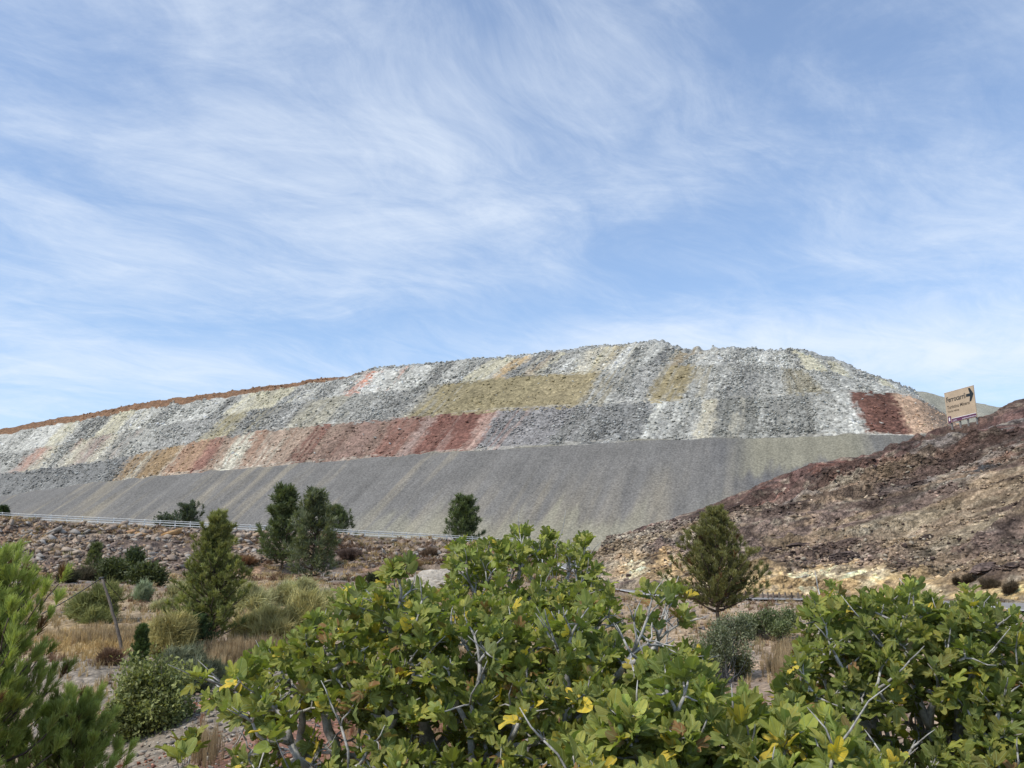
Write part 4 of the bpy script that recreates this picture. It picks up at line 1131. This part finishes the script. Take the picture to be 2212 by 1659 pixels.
def sample_c(name, n, rng, mask=None):
    P, N = SURF[name]; w = np.ones(P.shape[:2]) if mask is None else mask(P)*1.0; w[-1] = 0; w[:, -1] = 0
    w = w.ravel(); idx = rng.choice(len(w), n, p=w/w.sum()); r, c = np.unravel_index(idx, P.shape[:2]); a, b = rng.random((n, 1)), rng.random((n, 1))
    return (P[r, c]*(1-a)+P[r, c+1]*a)*(1-b)+(P[r+1, c]*(1-a)+P[r+1, c+1]*a)*b, SCOL[name][r, c]
# loose stones on the hill
hm = lambda P: (P[..., 2] > -2)*(pxy(P)[0] > 560)*(pxy(P)[0] < 1060)*(np.arange(P.shape[0])[:, None] < 330)*(.10+sst(fbm(P[..., 0]/8, P[..., 2]/3, 3, 96), .40, .58))*np.where(np.arange(P.shape[0])[:, None] < 62, .35, 1)
P, cc = sample_c('red_rock_hill', 16000, rng, hm); sz = (.13+.55*rng.random(len(P))**3)*(.55+P[:, 1]/170)
cc = cc*rng.uniform(.65, 1.55, (len(P), 1)); cc = np.where((rng.random(len(P)) < .06)[:, None], np.array((.34, .29, .22)), cc); cc = np.where((rng.random(len(P)) < .10)[:, None], np.array((.07, .05, .043)), cc)
tag(rocks_batch('loose_rocks', P, sz, cc, 5), kind='stuff')
# tipped rock on the dump's upper tiers
def dm(P):
    px, py = pxy(P); c = SCOL['mine_dump_terraces']; g = np.abs(c[..., 0]-c[..., 2]) < .05
    return (px > -30)*(px < 1000)*(P[..., 2] > 68)*(np.arange(P.shape[0])[:, None] > 3)*(np.arange(P.shape[0])[:, None] < 345)*np.where(g, 1.0, .14)*(.25+sst(fbm(px/16, py/9, 3, 161), .42, .6))*(P[..., 1]/450)*np.where((px < 105) & (P[..., 2] < 98), .2, 1)
P, cc = sample_c('mine_dump_terraces', 34000, rng, dm); sz = .7+1.9*rng.random(len(P))**4; sz *= np.clip(P[:, 1]/480, .9, 1.4)
cc = cc*rng.uniform(.85, 1.3, (len(P), 1)); cc = np.clip(np.where((rng.random(len(P)) < .06)[:, None], cc*.3+np.array((.38, .385, .36)), cc), .03, .6)
tag(rocks_batch('tipped_rock', P, sz, cc, 8), kind='stuff')
# stones on the near slope and the flats
def gm(P):
    px, py = pxy(P); D = P[..., 1]; f = (px > -40)*(px < 1060)*(py > 560)*(D > 6)*(D < 120)
    s = sst(px, 90, 160)*(1-sst(px, 300, 420))*(D < 31)*5
    return f*(.25+s+2.0*(px > 600)*(fbm(P[..., 0]/4, P[..., 1]/4, 3, 131) > .55))
P = sample('ground', 15000, rng, gm); P[:, 2] += 0
sz = P[:, 1]/F*(1.1+5.2*rng.random(len(P))**3)*np.where(P[:, 1] < 30, 1.35, 1)
gc = np.array([(.30, .27, .23), (.22, .20, .18), (.36, .32, .25), (.27, .20, .15), (.40, .37, .31), (.17, .15, .14)])
cc = gc[rng.integers(0, 6, len(P))]*rng.uniform(.7, 1.15, (len(P), 1))
redm = (fbm(P[:, 0]/1.5, P[:, 1]/1.5, 3, 133) > .56)&(P[:, 1] < 26); cc[redm] *= np.array((1.15, .62, .5))
tag(rocks_batch('gravel', P, sz, cc, 6), kind='stuff')
# pale outcrop behind the figs
def outcrop():
    p = spot(436, 590); w = px_size(p, 66); bm = bmesh.new(); bmesh.ops.create_icosphere(bm, subdivisions=6, radius=1)
    co = np.array([v.co[:] for v in bm.verts]); 
    n = fbm(co[:, 0]*2.2+co[:, 2]*1.3, co[:, 1]*2+co[:, 2]*2.6, 5, 141)-.5; r = 1+n*.5
    for v, c, rr in zip(bm.verts, co, r): v.co = Vector((c[0]*rr*w*.55+.12*w*c[2], c[1]*rr*w*.5, c[2]*rr*w*.32))
    me = bpy.data.meshes.new('rock_outcrop'); bm.to_mesh(me); bm.free(); me.materials.append(M_stone); set_attr(me, 'Col', np.zeros((len(co), 3))+np.array((.46, .41, .34))*(.8+.5*n[:, None]))
    o = link('rock_outcrop', me); o.location = Vector((p+np.array((0, 1.5, -.1))).tolist()); tag(o, 'pale cream rock mound seen over the top of the big fig tree', 'rock')
outcrop()

# leaning pole -------------------------------------------------------------
def pole():
    p = spot(123, 654); D = p[1]; top = at(102, 577.5, D); b = Batch()
    m = (p*.62+top*.38)+np.array((.012*D*.06, 0, 0)); t = np.linspace(0, 1, 12)[:, None]
    pts = p*(1-t)+top*t+np.array((1, 0, 0))*np.sin(t*np.pi)*.05+RNG.normal(size=(12, 3))*.008
    pts[0] -= (top-p)*.05
    tube(b, pts, np.linspace(.068, .045, 12), (1, 1, 1), 8)
    root = empty('wooden_pole', p); tag(root, 'leaning weathered wooden pole with slack wires rising from the straw slope', 'pole')
    link('post', b.mesh('post', M_wood, True, p), root)
    def wire(name, a, c, sag, r=.012):
        b = Batch(); t = np.linspace(0, 1, 16)[:, None]; w = a*(1-t)+c*t; w[:, 2] -= (np.sin(t*np.pi)*sag)[:, 0]; tube(b, w, r, (1, 1, 1), 4); link(name, b.mesh(name, M_wire, True, p), root)
    e = at(42, 614, D+1.5); wire('cable', top, e, .05, .02)
    g = at(124, 603, D+3); wire('stay_wire', top, g, -.02, .016); wire('stay_wire', top+np.array((0, 0, -.1)), at(118, 607, D+2), .08, .016)
    b = Batch(); c = top+np.array((0, -.02, -.02)); tube(b, [c-np.array((.09, 0, 0)), c, c+np.array((.07, 0, .02))], .035, (1, 1, 1), 6); link('bracket', b.mesh('bracket', M_wire, True, p), root)
pole()

# billboard ------------------------------------------------------------------
def billboard():
    TL, BL, TR, BR = at(946.2, 392, 102.2), at(947.4, 423.6, 102.2), at(976.8, 383.6, 98), at(976.8, 416.8, 98)
    Wd = np.linalg.norm((BR-BL)[:2]); H = 3.62
    org = (BL+BR)/2; org[2] = (BL[2]+BR[2])/2
    ux = unit(np.array((BR[0]-BL[0], BR[1]-BL[1], 0))); yaw = math.atan2(ux[1], ux[0])
    root = empty('billboard', (BL[0], BL[1], min(BL[2], BR[2])), yaw)
    tag(root, 'tan roadside billboard with a black arrow and dark lettering on the red hill', 'billboard')
    mt = mat_plain('billboard_tan', (.47, .355, .24), .65, 0, .13, .9); mp = mat_plain('billboard_purple', (.115, .03, .075), .5); md = mat_plain('billboard_dark', (.015, .02, .022), .6)
    mw = mat_plain('billboard_white', (.75, .73, .72), .6); mbr = mat_plain('billboard_brown', (.07, .05, .035), .6); mg = mat_plain('billboard_post_metal', (.20, .185, .17), .6)
    def box(name, x0, x1, z0, z1, y0, y1, mat, bev=0):
        bm = bmesh.new(); bmesh.ops.create_cube(bm, size=1)
        for v in bm.verts: v.co = Vector(((x0+x1)/2+v.co.x*(x1-x0), (y0+y1)/2+v.co.y*(y1-y0), (z0+z1)/2+v.co.z*(z1-z0)))
        if bev: bmesh.ops.bevel(bm, geom=bm.edges[:], offset=bev, segments=1, affect='EDGES')
        me = bpy.data.meshes.new(name); bm.to_mesh(me); bm.free(); me.materials.append(mat); return link(name, me, root)
    box('panel', 0, Wd, 0, H, 0, .12, mt, .015)
    box('panel_edge', -.03, Wd+.03, H+.002, H+.05, -.02, .14, mw)
    box('purple_band', .17*Wd, Wd-.03, .05, .42, -.012, -.002, mp); box('band_rule', .17*Wd, Wd-.03, .43, .49, -.012, -.002, mw)
    box('logo_patch', .04*Wd, .15*Wd, .0, .78, -.016, -.004, mp); box('logo_mark', .075*Wd, .115*Wd, .22, .62, -.024, -.017, mw)
    def poly(name, pts, mat, y=-.012):
        bm = bmesh.new(); f = bm.faces.new([bm.verts.new((x*Wd, y, (1-z)*H)) for x, z in pts]); r = bmesh.ops.extrude_face_region(bm, geom=[f])
        for v in r['geom']:
            if isinstance(v, bmesh.types.BMVert): v.co.y += .010
        bmesh.ops.recalc_face_normals(bm, faces=bm.faces[:]); me = bpy.data.meshes.new(name); bm.to_mesh(me); bm.free(); me.materials.append(mat); return link(name, me, root)
    poly('arrow', [(.735, .215), (.862, .215), (.825, .045), (.885, .045), (.985, .258), (.885, .47), (.825, .47), (.862, .305), (.735, .305)], md)
    def text(s, x, z, w, h, mat, off=.0, cap=.70):
        cu = bpy.data.curves.new('lettering', 'FONT'); cu.body = s; cu.size = 1; cu.extrude = .004; cu.offset = off; cu.materials.append(mat)
        o = bpy.data.objects.new('lettering', cu); C.objects.link(o); bpy.context.view_layer.update(); dm = o.dimensions
        me = bpy.data.meshes.new_from_object(o.evaluated_get(bpy.context.evaluated_depsgraph_get())); bpy.data.objects.remove(o)
        o = link('lettering', me, root); o.rotation_euler = (math.pi/2, 0, 0); o.scale = (w*Wd/dm.x, h*H/cap, 1); o.location = (x*Wd, -.014, (1-z)*H); return o
    text('Ferrocarril', .05, .325, .65, .165, md, .010)
    text('Turístico Minero', .055, .545, .77, .105, mbr, .006)
    text('Tourist railway', .055, .66, .40, .055, mbr)
    text('parquemineroderiotinto.es', .52, .965, .46, .04, mw)
    text('Parque Minero', .21, .945, .13, .022, mw); text('de Riotinto', .21, .975, .13, .022, mw)
    for px, py in [(950.5, 433), (959, 431.5), (966.7, 428.5), (975.5, 421)]:
        f = (px-947.4)/(976.8-947.4); x = f*Wd; x = max(.25, min(Wd-.25, x))
        wx, wy = BL[0]+ux[0]*x, BL[1]+ux[1]*x; g = down(wx, wy)
        box('post', x-.07, x+.07, min(g-root.location.z-.4, -.8), H*.6, .14, .28, mg)
billboard()

# small road things -----------------------------------------------------------
def road_sign():
    b = at(540.3, 569, 118); g = float(down(b[0], b[1])); root = empty('road_sign', (b[0], b[1], g)); tag(root, 'plain grey back of a tall road sign between fig branches', 'road sign')
    top = at(540.3, 552.5, 118)[2]
    for nm, x0, x1, z0, z1, y in (('panel', -.33, .33, top-g-2.0, top-g, 0), ('post', -.05, .05, -.3, top-g-.3, .06)):
        bm = bmesh.new(); bmesh.ops.create_cube(bm, size=1)
        for v in bm.verts: v.co = Vector(((x0+x1)/2+v.co.x*(x1-x0), y+v.co.y*(.04 if nm == 'panel' else .06), (z0+z1)/2+v.co.z*(z1-z0)))
        bmesh.ops.bevel(bm, geom=bm.edges[:], offset=.012, segments=1, affect='EDGES')
        me = bpy.data.meshes.new(nm); bm.to_mesh(me); bm.free(); me.materials.append(M_galv); link(nm, me, root)
road_sign()
def bollards():
    bm = bmesh.new(); bmesh.ops.create_cone(bm, cap_ends=True, segments=8, radius1=.10, radius2=.07, depth=.6)
    for v in bm.verts: v.co.z += .2
    bmesh.ops.bevel(bm, geom=[e for e in bm.edges if all(v.co.z > .45 for v in e.verts)], offset=.03, segments=1, affect='EDGES')
    me = bpy.data.meshes.new('bollard'); bm.to_mesh(me); bm.free(); me.materials.append(M_wood)
    for k, px in enumerate([777, 785, 790, 797, 803, 808, 812, 818]):
        j = int(np.argmin(np.abs(pxy(RPs)[0]-px))); p = RPs[j]+np.array((0, 4.4, 0)); g = down(p[0], p[1])
        o = link('bollard', me); o.location = (p[0], p[1], g); tag(o, 'short weathered wooden bollard at the road edge under the yellow cutting', 'bollard', 'bollards along the lower road')
bollards()

# pines ------------------------------------------------------------------------
def H_of(px, by, ty): p = spot(px, by); return p, at(px, ty+(8 if by-ty > 60 else 2), p[1])[2]-p[2]
PG = 'pines on the mine slope'
p, h = H_of(209, 647, 513); pine('olive green young pine standing alone in the middle of the dry field', p, h, px_size(p, 40), 3, 25, 8, BR_MID, .24, .05, .75, (.13, .16, .062), (.265, .27, .095), dens=.85, irregular=.3, group=PG, up=.5)
p, h = H_of(282, 568, 486); pine('dark tall pine, left of the two growing together by the guardrail', p, h, px_size(p, 25), 4, 17, 6, BR_FAR, 1.15, .06, .7, (.068, .092, .045), (.130, .155, .065), group=PG, irregular=.35)
p, h = H_of(312, 581, 490); pine('grey green pine, right of the two growing together by the guardrail', p, h, px_size(p, 29), 5, 17, 6, BR_FAR, 1.05, .05, .8, (.085, .108, .062), (.155, .172, .095), dens=.55, group=PG, irregular=.35)
def behind(px, by, ty, D): b = at(px, by, D); return b, at(px, ty+8, D)[2]-b[2]
b, h = behind(334, 545, 506, 196); pine('small dark pine half hidden behind the grey green pine on the road', b, h, px_size(b, 19), 6, 11, 6, BR_FAR, 1.1, .0, .5, (.065, .09, .045), (.12, .145, .065), group=PG)
b, h = behind(464, 549, 497, 200); pine('dark rounded pine behind the guardrail above the big fig tree', b, h, px_size(b, 17), 7, 13, 7, BR_FAR, 1.25, .02, .38, (.065, .09, .04), (.130, .160, .065), group=PG, irregular=.3, up=.6)
p, h = H_of(720, 628, 508); pine('bronze green conical pine before the foot of the red hill', p, h, px_size(p, 52), 8, 23, 8, BR_MID, .28, .14, .9, (.120, .128, .055), (.235, .225, .09), dens=.9, irregular=.3, group=PG, brown=.06)
p, h = H_of(139, 668, 627); pine('narrow knee high pine seedling right of the leaning pole', p, h, px_size(p, 8), 9, 11, 5, BR_MID, .14, .03, .5, (.06, .095, .035), (.10, .14, .05), group=PG)
p, h = H_of(93, 574, 545); pine('thin yellowish green pine sapling on the embankment rubble', p, h, px_size(p, 8), 10, 10, 5, BR_FAR, .7, .03, .7, (.10, .12, .055), (.14, .16, .07), group=PG, dens=.5)
p, h = H_of(197, 648, 619); pine('low blue green pine sapling at the foot of the olive green pine', p, h, px_size(p, 14), 11, 9, 6, BR_MID, .17, .0, .5, (.065, .105, .05), (.11, .155, .07), group=PG, dens=.8)
b, h = behind(187, 536, 505, 190); pine('sparse grey green pine behind the guardrail left of the olive pine', b, h, px_size(b, 15), 12, 8, 6, BR_FAR, 1.2, .05, .35, (.06, .08, .05), (.09, .11, .07), group=PG, dens=.6, irregular=.35, up=.8)
b, h = behind(1.5, 522, 502, 170); pine('tip of a dark pine at the left end of the guardrail', b, h, px_size(b, 6), 13, 6, 5, BR_FAR, .8, .02, .6, (.035, .055, .026), (.07, .095, .04), group=PG)
# the big bright pine in the left foreground
b = at(-42, 960, 13.6); b[2] = gzr(b[0], b[1]); top = at(-20, 592, 13.6)
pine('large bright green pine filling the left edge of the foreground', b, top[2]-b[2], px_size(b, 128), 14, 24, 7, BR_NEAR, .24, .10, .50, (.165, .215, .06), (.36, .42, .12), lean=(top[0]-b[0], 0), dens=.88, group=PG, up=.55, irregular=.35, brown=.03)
b = at(100, 768, 15.0); b = np.array((b[0], b[1], float(gzr(b[0], b[1])))); ht = at(100, 702, 15)[2]-b[2]
pine('bushy lower pine at the bottom left in front of the gravel slope', b-np.array((.5, 0, 0)), ht*.85, .85, 15, 12, 8, BR_NEAR, .22, .05, .42, (.18, .22, .07), (.36, .42, .13), dens=.55, brown=.03, group=PG, up=.6, irregular=.3)

# shrubs -------------------------------------------------------------------------
SG = 'shrubs on the dry field'
def S(label, px, py, wpx, hpx, seed, **kw):
    p = spot(px, py); kw.setdefault('group', SG); return shrub(label, p, px_size(p, wpx), px_size(p, hpx), seed, **kw)
dk = dict(style='leafy', colr=(0.060, 0.078, 0.033), col2=(0.112, 0.128, 0.053))
S('dark olive rounded shrub at the left of the clump under the boulders', 115, 583, 22, 19, 31, n=900, leaf=.30, **dk)
S('very dark round shrub rising behind the clump under the boulders', 133, 578, 18, 27, 32, n=900, leaf=.28, style='leafy', colr=(0.038, 0.057, 0.024), col2=(0.068, 0.090, 0.038))
S('dark brown green low shrub at the right of the clump under the boulders', 146, 585, 30, 18, 33, n=1000, leaf=.30, **dk)
S('broad olive green broom bush behind the leaning pole', 84, 622, 60, 36, 34, style='broom', n=1100, leaf=.75, colr=(0.197, 0.229, 0.087), col2=(0.330, 0.343, 0.132), lumps=7)
S('small silvery green broom on the grey track', 141, 601, 14, 17, 35, style='broom', n=320, leaf=.65, colr=(0.234, 0.293, 0.176), col2=(0.351, 0.410, 0.254), group=SG)
br = dict(style='broom', colr=(0.343, 0.352, 0.176), col2=(0.572, 0.550, 0.285), lumps=7)
S('pale grey green broom right of the olive pine', 250, 612, 36, 30, 36, n=700, leaf=.8, **br)
S('pale grey green broom farther right, nearest the dark paired pines', 290, 606, 44, 30, 37, n=700, leaf=.8, **br)
S('low pale broom nearest the straw patch on its right side', 164, 612, 22, 15, 135, n=300, leaf=.5, **br)
S('low pale broom in front of the dark foot of the paired pines', 318, 606, 26, 17, 136, n=360, leaf=.7, **br)
S('small pale broom between the olive pine and the two tall brooms', 234, 598, 20, 15, 137, n=300, leaf=.7, **br)
S('yellowish broom bush in front of the pale grey green ones', 262, 641, 52, 37, 38, n=1000, leaf=.7, style='broom', colr=(0.369, 0.343, 0.137), col2=(0.660, 0.571, 0.252), lumps=7)
S('yellow green broom bush touching the left edge of the fig tree', 303, 640, 40, 44, 39, n=900, leaf=.7, style='broom', colr=(0.343, 0.343, 0.149), col2=(0.580, 0.519, 0.228), lumps=6)
S('grey green broom showing left of the olive pine', 185, 600, 24, 24, 40, n=420, leaf=.7, **br)
S('thin olive willow like bush left of the low blue green sapling', 168, 655, 40, 40, 41, n=700, leaf=.55, style='broom', colr=(0.304, 0.280, 0.115), col2=(0.500, 0.443, 0.194), lumps=5)
S('leafy yellow green bramble thicket tumbling down the gravel slope', 149, 732, 58, 76, 42, style='leafy', n=1350, leaf=.09, colr=(0.129, 0.155, 0.060), col2=(0.322, 0.335, 0.129), lumps=20, stems=50)
S('smaller leafy bramble below the fine grey green bush, nearer the pine', 124, 742, 34, 44, 142, style='leafy', n=700, leaf=.075, colr=(.10, .12, .045), col2=(.24, .26, .09), lumps=8, stems=30)
S('fine grey green bush above the bramble thicket', 190, 692, 58, 54, 43, style='broom', n=1500, leaf=.30, colr=(0.146, 0.166, 0.094), col2=(0.282, 0.302, 0.195), lumps=8, stems=70, stemc=(.3, .28, .25))
S('dense grey green shrub below the bronze green pine', 722, 682, 66, 66, 44, style='leafy', n=2100, leaf=.075, colr=(0.112, 0.128, 0.072), col2=(0.232, 0.247, 0.150), lumps=9, stems=80, stemc=(.26, .23, .2)) if spot(722, 680) is not None else None
S('small yellow olive shrub tucked beside the dense grey green one', 740, 678, 18, 20, 45, style='leafy', n=500, leaf=.06, colr=(0.195, 0.180, 0.045), col2=(0.345, 0.300, 0.090))
S('soft mid green shrub on the pale ground right of the pine', 770, 640, 52, 34, 46, style='leafy', n=1500, leaf=.09, colr=(0.105, 0.135, 0.060), col2=(0.203, 0.232, 0.112), lumps=7, stems=50)
for k, (px, py, w, h, lab) in enumerate([(968, 581, 11, 9, 'dark heath shrub at the left of the group under the grey outcrop'), (991, 587, 20, 10, 'wide low dark heath shrub under the grey outcrop'), (1012, 592, 16, 15, 'tallest dark heath shrub near the right edge'), (957, 584, 9, 6, 'smallest dark heath shrub beside the pale gully')]):
    S(lab, px, py, w*(1.25, .9, 1.1, 1)[k], h*(.8, 1, .85, 1.2)[k], 50+k, style='broom', lumps=7+k, n=260, leaf=.42, colr=(.085, .065, .045), col2=(.15, .115, .075), group='heath shrubs on the red hill')
for k, (px, py, w, h, lab) in enumerate([(85, 580, 20, 11, 'low grey brown scrub at the left of the rubble foot'), (65, 582, 20, 12, 'dark scrub right behind the tip of the big pine'), (375, 584, 17, 12, 'low dark green bush beside the pale rock mound'), (109, 664, 15, 13, 'dry russet bush at the left foot of the leaning pole'),
        (205, 572, 24, 14, 'brown dry bush behind the olive pine'), (350, 558, 22, 9, 'purplish brown bush below the guardrail right of the paired pines'), (430, 556, 18, 8, 'brown bush below the guardrail farther right'), (244, 566, 30, 10, 'rusty brown bush left of the paired pines'), (400, 567, 36, 11, 'golden brown bush above the pale rock mound')]):
    cs = [(.085, .075, .05), (.06, .06, .035), (.045, .055, .026), (.16, .10, .065), (.15, .11, .07), (.12, .085, .07), (.13, .09, .06), (.19, .11, .06), (.24, .17, .09)][k]
    S(lab, px, py, w, h, 60+k, style='broom', n=380, leaf=.45 if py > 600 else 1.0, colr=cs, col2=tuple(c*1.5 for c in cs))
b = at(167, 537, 176); shrub('rounded grey green shrub in front of the sparse pine at the guardrail', b, px_size(b, 17), px_size(b, 17), 71, 'leafy', 800, .5, (.06, .075, .045), (.10, .12, .075), SG)
# dry grass ----------------------------------------------------------------------
def grass():
    rng = np.random.default_rng(77); b = Batch()
    def gmask(P):
        px, py = pxy(P); D = P[..., 1]; x, y = P[..., 0], P[..., 1]
        f = (px > -60)*(px < 1080)*(py > 555)*(D > 7)*(D < 135)
        n = fbm(x/5, y/5, 3, 151); n2 = fbm(x/12, y/12, 3, 83)
        w = .12+1.6*sst(n, .46, .6)+1.5*sst(n2, .48, .64)
        straw = np.exp(-((px-120)/75)**2)*np.exp(-((D-38)/7)**2)
        stony = sst(px, 90, 150)*(1-sst(px, 300, 400))*(D < 31)
        flat = sst(px, 600, 660)*(D > 14)
        rd = np.full(P.shape[:2], 99.0)
        for p in RPs[::4]: rd = np.minimum(rd, np.hypot(x-p[0], y-p[1]))
        return f*(w+8*straw)*(1-.93*stony)*(1-.55*flat)*(rd > 4.0)
    P = sample('ground', 13000, rng, gmask)
    emb2 = lambda Q: (pxy(Q)[0] > -40)*(pxy(Q)[0] < 640)*(np.arange(Q.shape[0])[:, None] < 125)*(sst(fbm(Q[..., 0]/8, Q[..., 2]/2, 3, 152), .5, .62)+.8*(pxy(Q)[0] > 300))
    Q = sample('road_embankment', 2600, rng, emb2); P = np.concatenate((P, Q))
    n = len(P); D = P[:, 1]
    h = rng.uniform(.18, .5, n)*np.where(D > 100, 1.7, 1.0)*np.where(D < 16, .8, 1)
    w = rng.uniform(.8, 1.4, n)*np.clip(D/32, .55, 3.2)
    pal = np.array([(.48, .37, .21), (.38, .28, .16), (.30, .20, .12), (.42, .34, .19), (.20, .13, .085), (.26, .24, .12), (.17, .15, .07)])
    straw = np.exp(-((pxy(P)[0]-120)/75)**2)*np.exp(-((D-38)/7)**2)
    k = rng.integers(0, 7, n); pt = fbm(P[:, 0]/4, P[:, 1]/6, 3, 153); k = np.where(pt > .56, 4, np.where(pt < .42, 0, k))
    c = pal[k]*rng.uniform(.75, 1.2, (n, 1)); c = np.where((straw > .25)[:, None], np.array((.50, .37, .18))*rng.uniform(.8, 1.15, (n, 1)), c)
    c = np.where(((D < 24) & (rng.random(n) < .4))[:, None], np.array((.30, .15, .09)), c)
    rz = rng.uniform(0, 6.28, n); cs, sn = np.cos(rz), np.sin(rz); z = np.zeros(n)
    M = np.stack((np.stack((cs*w*h, -sn*w*h, z), -1), np.stack((sn*w*h, cs*w*h, z), -1), np.stack((z, z, h), -1)), -2)
    for q, pr in enumerate(TUFT):
        m = np.arange(n) % 3 == q; b.add(pr, M[m], P[m], c[m])
    tag(link('dry_grass', b.mesh('dry_grass', M_grass)), kind='stuff')
    # tall pale grass stands
    b = Batch(); rng = np.random.default_rng(78); L = []
    L = TALL
    P = np.array(L); n = len(P); h = rng.uniform(.35, .8, n); w = rng.uniform(.35, .6, n)*np.clip(P[:, 1]/32, .4, 2)
    c = np.array((.42, .32, .19))*rng.uniform(.7, 1.2, (n, 1)); rz = rng.uniform(0, 6.28, n); cs, sn = np.cos(rz), np.sin(rz); z = np.zeros(n)
    M = np.stack((np.stack((cs*w*h, -sn*w*h, z), -1), np.stack((sn*w*h, cs*w*h, z), -1), np.stack((z, z, h), -1)), -2)
    for q, pr in enumerate(TUFT):
        m = np.arange(n) % 3 == q; b.add(pr, M[m], P[m], c[m])
    tag(link('tall_dry_grass', b.mesh('tall_dry_grass', M_grass)), kind='stuff')
grass()

# fig trees ------------------------------------------------------------------------
fig('fig tree with small distant leaves and bare grey twigs topping the middle of the picture',
    [(446, 556), (456, 540), (470, 545), (488, 533), (503, 545), (516, 526), (527, 528), (534, 545), (546, 528), (553, 534), (560, 552), (578, 531), (586, 536), (590, 560), (612, 578), (606, 606), (560, 612), (470, 612), (440, 600)],
    11.5, 13.5, 520, 290, .122, 101, 1.25, .006, 2, (4, 6), [(500, 583, 40, 14, .7), (560, 576, 26, 14, .6)])
fig('widest fig tree spreading across the lower middle with scattered yellow leaves',
    [(192, 672), (232, 668), (256, 652), (300, 632), (318, 612), (338, 598), (350, 584), (362, 582), (368, 598), (385, 578), (396, 560), (408, 560), (420, 588), (470, 605), (540, 600), (600, 598), (640, 586), (676, 580), (688, 600), (676, 640), (700, 650),
     (712, 690), (700, 780), (560, 820), (240, 810), (225, 770), (250, 735), (205, 702)],
    7.2, 9.8, 440, 1380, .119, 102, 1.16, .050, 12, (5, 7), [(640, 622, 42, 34, .88), (560, 607, 30, 14, .6), (225, 705, 36, 30, .6), (285, 690, 22, 16, .5), (335, 742, 66, 26, .78), (440, 728, 40, 24, .6), (250, 760, 40, 30, .7), (520, 745, 34, 18, .5)])
fig('right hand fig tree reaching out of the frame with thick grey limbs low down',
    [(812, 600), (822, 592), (829, 580), (838, 592), (852, 604), (862, 592), (871, 578), (882, 590), (905, 592), (914, 582), (922, 594), (940, 604), (952, 612), (962, 594), (970, 580), (980, 594), (1000, 608), (1040, 618), (1090, 645), (1100, 800), (800, 800), (775, 725), (774, 690), (800, 650), (798, 615)],
    7.6, 9.8, 910, 1080, .115, 103, 1.02, .032, 10, (5, 7), [(905, 728, 62, 26, .72), (830, 690, 25, 14, .3)])
fig('nearest fig tree with the largest light green leaves along the bottom edge',
    [(600, 706), (645, 700), (660, 672), (668, 652), (678, 668), (700, 660), (712, 680), (735, 702), (748, 684), (756, 702), (780, 706), (830, 712), (860, 745), (900, 795), (900, 860), (560, 860), (560, 765)],
    5.0, 6.2, 720, 340, .130, 104, 1.2, .022, 10, (5, 8))
fig('isolated low fig sprig with yellowing leaves at the bottom left', [(176, 742), (190, 732), (202, 738), (200, 752), (182, 756)], 8.6, 9.0, 190, 5, .145, 105, 1.35, .10, 1, (4, 5))
